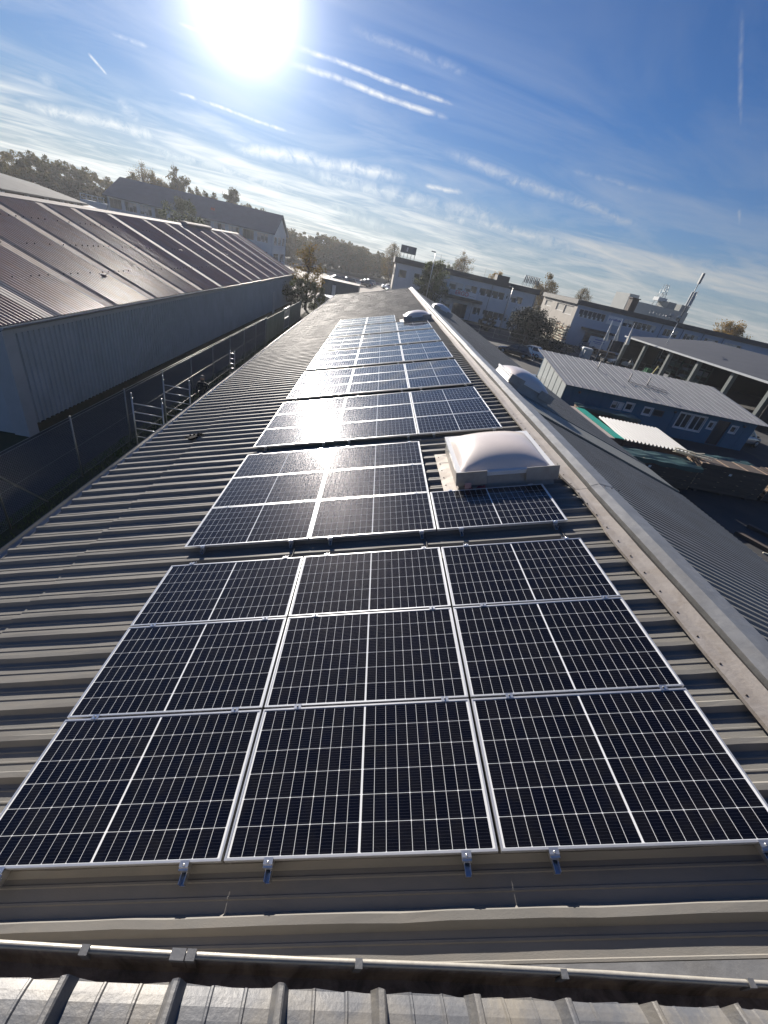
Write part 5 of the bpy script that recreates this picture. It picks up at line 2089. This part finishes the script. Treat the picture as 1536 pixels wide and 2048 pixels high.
# sheet roof in trays with raised seams, falling towards us
ov = .75
pr_ = math.atan2(.9, LY)
nt = 27
tw_ = (LX + 1.0) / nt
g = G()
g.box(.0, tw_ - .004, 0, (LY + 2 * ov) / math.cos(pr_) * 1.0, -.02, 0)
g.box(0, .05, 0, (LY + 2 * ov) / math.cos(pr_), 0, .045)
g.box(tw_ / 2, tw_ / 2 + .03, 0, (LY + 2 * ov) / math.cos(pr_), 0, .018)
tray = g.mesh('roof_tray', M['shed_roof'])
for k in range(nt):
    put('roof_tray', tray, sh, mat4=Matrix.Translation((-.5 + k * tw_, -ov, 2.47 - ov * .9 / LY + .06)) @ Matrix.Rotation(pr_, 4, 'X'))
for k, (x_, y_) in enumerate(((4.3, 4.8), (6.3, 3.0), (8.1, 3.2))):
    g = G()
    g.tube([(x_, y_, 2.3), (x_, y_, 3.9 - .25 * (k > 0))], .045, 6)
    g.build('vent_pipe', M['greyf'], sh)
g = G()
g.beam((6.3, 3.0, 3.03), (9.3, 2.0, 2.88), .03, .03)
g.beam((8.1, 3.2, 3.06), (9.6, 2.6, 2.97), .03, .03)
g.build('cable', M['black'], sh)

# ------------------------------------------------------------------ open store (carport)
CX, CY0, CY1 = 43.6, 40.5, 71.0
cp_ = thing('open_store', 'open timber store with dark shallow roof behind the blue hut', 'store building', (CX, CY0, 0))
LYc = CY1 - CY0
g = G()
V = [(-.3, -.6, 4.62), (-.3, LYc + .2, 4.62), (14, LYc + .2, 6.6), (14, -.6, 6.6), (30, -.6, 4.6), (30, LYc + .2, 4.6)]
g.add(V, [(0, 3, 2, 1), (3, 4, 5, 2)])
g.add([(a, b, c - .16) for a, b, c in V], [(0, 1, 2, 3), (3, 2, 5, 4)])
g.build('roof', M['carport'], cp_)
g = G()
g.box(-.42, -.28, -.6, LYc + .2, 4.45, 4.66)
g.build('eave_trim', M['hall_trim'], cp_)
for y_ in (.6, 6.2, 12.3, 18.3, 24.6, 30.1):
    g = G()
    g.box(-.05, .45, y_, y_ + .45, 0, 4.45)
    g.build('column', pbr('concrete_post', (.20, .22, .21), (.16, .18, .17), 1, .85), cp_)
    g = G()
    g.beam((.2, y_ + .2, 3.4), (1.6, y_ + 1.8, 4.5), .12, .12)
    g.build('strut', M['hall_trim'], cp_)
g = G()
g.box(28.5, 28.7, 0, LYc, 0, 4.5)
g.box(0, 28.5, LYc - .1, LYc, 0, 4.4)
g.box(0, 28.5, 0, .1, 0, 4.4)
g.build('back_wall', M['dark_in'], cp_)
for (y_, lab) in ((13.5, 'green steel rack of materials inside the open store, second bay'), (19.5, 'green steel rack of materials inside the open store, third bay')):
    rk = thing('storage_rack', lab, 'rack', (CX + 2.2, CY0 + y_, 0))
    for dy in (0, 2.3, 4.6):
        g = G()
        g.box(-.05, .05, dy - .05, dy + .05, 0, 3.9)
        g.box(.9, 1.0, dy - .05, dy + .05, 0, 3.9)
        g.build('post', M['green_tarp'], rk)
    for z in (.8, 1.7, 2.6, 3.4):
        g = G()
        g.box(-.05, 1.0, 0, 4.6, z, z + .10)
        g.build('beam', M['green_tarp'], rk)
    rr = random.Random(int(y_))
    for z in (.9, 1.8, 2.7):
        for q in range(3):
            g = G()
            y0_ = .2 + q * 1.5
            g.box(.1, .9, y0_, y0_ + 1.1, z, z + rr.uniform(.25, .55))
            g.build('stored_pack', M[rr.choice(('green_tarp', 'fascia', 'grey_print'))], rk)
bx = thing('timber_pack', 'brown timber pack inside the open store, behind the third column', 'timber pack', (CX + .9, CY0 + 7.4, 0))
for k in range(6):
    g = G()
    g.box(0, 1.4, 0, 4.3, .1 + k * .25, .33 + k * .25)
    g.build('plank', M['timber'], bx)
mc = thing('green_machine', 'small green and yellow machine at the open store edge', 'machine', (CX - 1.4, CY0 + 18.6, 0))
g = G()
g.box(0, .9, 0, 1.9, .35, 1.1)
g.box(.1, .8, .9, 1.7, 1.1, 1.7)
g.build('body', pbr('machine_green', (.03, .20, .08), (.03, .16, .07), 2, .4), mc)
g = G()
g.beam((.4, -.1, 1.0), (.2, -.9, 2.4), .14, .14)
g.beam((.2, -.9, 2.4), (-.1, -1.4, 1.9), .12, .12)
g.build('arm', pbr('machine_yellow', (.55, .50, .22), (.45, .40, .18), 2, .4), mc)
for y_ in (.35, 1.5):
    g = G()
    g.tube([(-.05, y_, .35), (.95, y_, .35)], .35, 12)
    g.build('wheel', M['tyre'], mc)

# ------------------------------------------------------------------ timber stacks and sheets in the yard
def stack(label, x, y, L_, W_, H_, rz, seed, layers=5, cover='green', base=.12):
    t = thing('timber_stack', label, 'timber stack', (x, y, 0), (0, 0, rz), 'stacks of weathered timber in the yard')
    rr = random.Random(seed)
    hh_ = (H_ - base) / layers
    for k in range(layers):
        z0_ = base + k * hh_
        nb = 6
        for r_ in range(2):
            z1_ = z0_ + r_ * (hh_ - .012) / 2
            g = G()
            o1 = rr.uniform(-.04, .04)
            g.box(o1, L_ + rr.uniform(-.05, .05), rr.uniform(0, .05), W_, z1_ + .001, z1_ + (hh_ - .012) / 2 - .003)
            g.build('board_layer', M['timber'], t)
        for q in range(4):
            g = G()
            g.box(.3 + q * (L_ - .8) / 3, .42 + q * (L_ - .8) / 3, -.01, W_ + .01, z0_ + hh_ - .014, z0_ + hh_ - .002)
            g.build('batten', M['timber_end'], t)
    g = G()
    for q in range(10):
        yy = q * W_ / 10
        for k in range(layers * 2):
            zz = base + k * (H_ - base) / (layers * 2)
            g.box(L_ - .02, L_ + .012 + rr.uniform(0, .02), yy + .01, yy + W_ / 10 - .01, zz + .015, zz + (H_ - base) / (layers * 2) - .02)
            g.box(-.012 - rr.uniform(0, .02), .02, yy + .01, yy + W_ / 10 - .01, zz + .015, zz + (H_ - base) / (layers * 2) - .02)
    g.build('board_ends', M['timber_end'], t, kind='stuff')
    for q in range(3):
        g = G()
        g.box(.5 + q * (L_ - 1.2) / 2, .65 + q * (L_ - 1.2) / 2, 0, W_, 0, base)
        g.build('bearer', M['timber'], t)
    g = G()
    g.box(L_ * .42, L_ * .42 + .16, -.012, -.004, H_ * .72, H_ * .72 + .12)
    g.build('paper_label', M['white'], t)
    if cover:
        V, F = [], []
        nx, ny = 22, 6
        for i in range(nx + 1):
            for j in range(ny + 1):
                V.append((-.12 + (L_ + .24) * i / nx, -.08 + (W_ + .16) * j / ny, H_ + .03 + .03 * math.sin(j * 2.6 + i * .25) + .02 * math.sin(i * 1.4 + seed)))
        for i in range(nx):
            for j in range(ny):
                F.append((i * (ny + 1) + j, (i + 1) * (ny + 1) + j, (i + 1) * (ny + 1) + j + 1, i * (ny + 1) + j + 1))
        b = len(V)
        for i in range(nx + 1):
            v = V[i * (ny + 1)]
            V.append((v[0], v[1] - .02, v[2] - .22 - .04 * math.sin(i * 1.1)))
        for i in range(nx):
            F.append((i * (ny + 1), b + i, b + i + 1, (i + 1) * (ny + 1)))
        put('cover', np_mesh('cover', V, F, M['green_tarp']), t)
    return t


stack('weathered timber stack under a dark green cover, nearest the low eave', 15.6, 18.6, 5.1, 1.3, 1.45, R(2), 1)
stack('long weathered timber stack with bare layered boards beside the first stack', 21.0, 19.2, 4.4, 1.2, 1.7, R(0), 2, 5, None)
stack('timber stack at the right edge of the yard row', 25.8, 19.3, 4.5, 1.3, 1.7, R(1), 3, 4, None)
stack('low covered timber stack behind the bare boards, towards the hut', 22.3, 21.4, 4.4, .9, 1.3, R(2), 4, 4)
stack('long covered timber stack leaning close to the hut wall', 17.2, 26.9, 4.4, .9, 1.6, R(-3), 5, 4)
pl = thing('loose_laths', 'loose pale laths sticking out between the timber stacks', 'laths', (20.3, 20.4, 1.55))
for k in range(9):
    g = G()
    g.beam((rn.uniform(-.4, .6), rn.uniform(-.3, .3), .05 + k * .03), (rn.uniform(.8, 2.0), rn.uniform(-.9, .5), .05 + k * .03), .06, .035)
    g.build('lath', M['pale_wood'], pl)
# corrugated canopy with teal and beige sheets beside it
V, F = [], []
cwid, clen, nwv = 4.2, 3.5, 17
for i in (0, 1):
    for j in range(nwv * 6 + 1):
        V.append((cwid * j / (nwv * 6), clen * i, .045 * math.sin(2 * math.pi * j / 6) + .18 * i))
n_ = nwv * 6 + 1
for j in range(n_ - 1):
    F.append((j, j + 1, n_ + j + 1, n_ + j))
cs_ = thing('corrugated_sheet_stack', 'pile of white corrugated sheets lying on the timber in the yard', 'sheet stack', (17.5, 21.2, 1.5))
for k in range(3):
    put('corrugated_sheet', np_mesh('corrugated_sheet', V, F, M['corr']), cs_, loc=(.02 * k, .03 * k, .02 * k))
for (y_, z_) in ((.1, -.05), (3.2, .1)):
    g = G()
    g.box(0, 4.1, y_, y_ + .15, -.3, z_)
    for a in (.1, 3.85):
        g.box(a, a + .12, y_, y_ + .12, -1.5, -.3)
    g.build('trestle', M['timber'], cs_)
g = G()
g.box(-.65, -.06, .0, 5.6, .06, .10)
g.build('flat_sheet', M['teal'], loc=(17.5, 21.1, 1.48), label='teal flat sheet lying beside the white corrugated sheets', cat='sheet')
g = G()
g.box(-1.35, -.69, .0, 5.9, .03, .07)
g.build('flat_sheet', M['pink_sheet'], loc=(17.5, 21.0, 1.48), label='beige flat sheet lying between the eave and the teal sheet', cat='sheet')
g = G()
g.box(-1.2, -.1, .2, 5.5, -1.48, .0)
g.build('trestle', M['timber'], loc=(17.5, 21.0, 1.48), label='timber block under the beige and teal sheets', cat='timber block')
for (x_, y_, L_, a, lab) in ((20.3, 14.6, 2.6, -62, 'weathered thick plank lying on the dark yard near the low eave'), (21.8, 15.6, 2.6, -55, 'thin dark batten lying on the yard beyond the thick plank'), (20.6, 13.2, 1.8, -20, 'thin pale batten on the yard, lowest of the loose pieces')):
    g = G()
    th_ = .16 if 'thick' in lab else .05
    g.box(0, L_, 0, .26 if 'thick' in lab else .06, 0, th_)
    g.build('loose_plank', M['pale_wood' if 'dark' not in lab else 'timber'], loc=(x_, y_, .0), rot=(0, 0, R(a)), label=lab, cat='plank', group='loose planks on the yard')

# ------------------------------------------------------------------ timber rack beside the second office
rk = thing('timber_rack', 'rack full of sunlit sawn timber in front of the end wall of the second office', 'rack', (40.6, 87.6, 0), (0, 0, R(90)))
for dx in (0, 2.8, 5.6, 8.4, 11.2):
    g = G()
    g.box(dx - .07, dx + .07, -.05, .09, 0, 3.7)
    g.build('post', M['steel'], rk)
rr = random.Random(6)
for k in range(7):
    z = .35 + k * .46
    g = G()
    g.box(-.1, 11.3, -.04, .04, z - .07, z)
    g.build('shelf_bar', M['timber'], rk)
    x_ = -.05
    while x_ < 10.9:
        wl = rr.uniform(.35, 1.5)
        hh_ = rr.uniform(.12, .30)
        g = G()
        g.box(x_, min(11.2, x_ + wl), -.5, .25 + rr.uniform(0, .25), z, z + hh_)
        g.build('timber_piece', M['pale_wood' if rr.random() < .75 else 'timber_end'], rk)
        x_ += wl + rr.uniform(.15, .5)
# small pale chest and a trailer near it
ch = thing('pale_container', 'pale blue-grey bin standing at the end of the low hedge', 'bin', (37.0, 70.5, 0), (0, 0, R(-15)))
g = G()
g.box(0, 1.6, 0, 1.2, .1, 1.5)
g.build('body', M['hall_trim'], ch)
g = G()
g.prism([(-.06, 1.5), (1.66, 1.5), (1.5, 1.72), (.1, 1.72)], 'y', -.05, 1.25)
g.build('lid', M['wall_w'], ch)
tr = thing('loaded_trailer', 'brown loaded trailer between the bin and the banner', 'trailer', (40.0, 73.0, 0), (0, 0, R(-12)))
g = G()
g.box(0, 4.2, 0, 1.9, .55, .75)
g.build('bed', M['steel'], tr)
for k in range(7):
    g = G()
    g.box(rr.uniform(0, .6), rr.uniform(3.4, 4.1), .1 + .24 * k, .3 + .24 * k, .75, .75 + rr.uniform(.4, .9))
    g.build('crate_board', M['timber'], tr)
for x_ in (1.4, 2.6):
    g = G()
    g.tube([(x_, -.05, .32), (x_, .12, .32)], .32, 12)
    g.build('wheel', M['tyre'], tr)
yf = thing('yard_fence', 'low mesh fence between the car park and the street', 'fence', (17, 72, 0), (0, 0, R(-8)))
for k in range(14):
    g = G()
    g.tube([(k * 2.5, 0, 0), (k * 2.5, 0, 1.5)], .03, 5)
    g.build('post', M['wire'], yf)
g = G()
for z in (.1, .8, 1.5):
    g.tube([(0, 0, z), (32.5, 0, z)], .015, 4)
g.build('fence_wire', M['wire'], yf)
for k, (x0, y0_) in enumerate(((22, 100), (40, 60))):
    pass
g = G()
for k in range(7):
    g.quad((18.5 + k * 2.6, 57.5 - k * .9, .004), (18.6 + k * 2.6, 57.5 - k * .9, .004), (20.9 + k * 2.6, 62.4 - k * .9, .004), (20.8 + k * 2.6, 62.4 - k * .9, .004))
g.build('pavement_marking', M['paint_line'], kind='structure')

# ------------------------------------------------------------------ haze in the low autumn air
hz = bpy.data.materials.new('thin_haze')
hz.use_nodes = True
t = NT(hz.node_tree)
pv = t.n('ShaderNodeVolumePrincipled')
pv.inputs['Color'].default_value = (.86, .91, 1.0, 1)
pv.inputs['Density'].default_value = .0003
pv.inputs['Anisotropy'].default_value = .5
out = t.n('ShaderNodeOutputMaterial')
t.l(pv.outputs[0], out.inputs['Volume'])
g = G()
g.box(-340, 340, -30, 340, -1.1, 21.0)
g.build('haze', hz, label='thin bluish haze over the yards', cat='haze', kind='stuff')
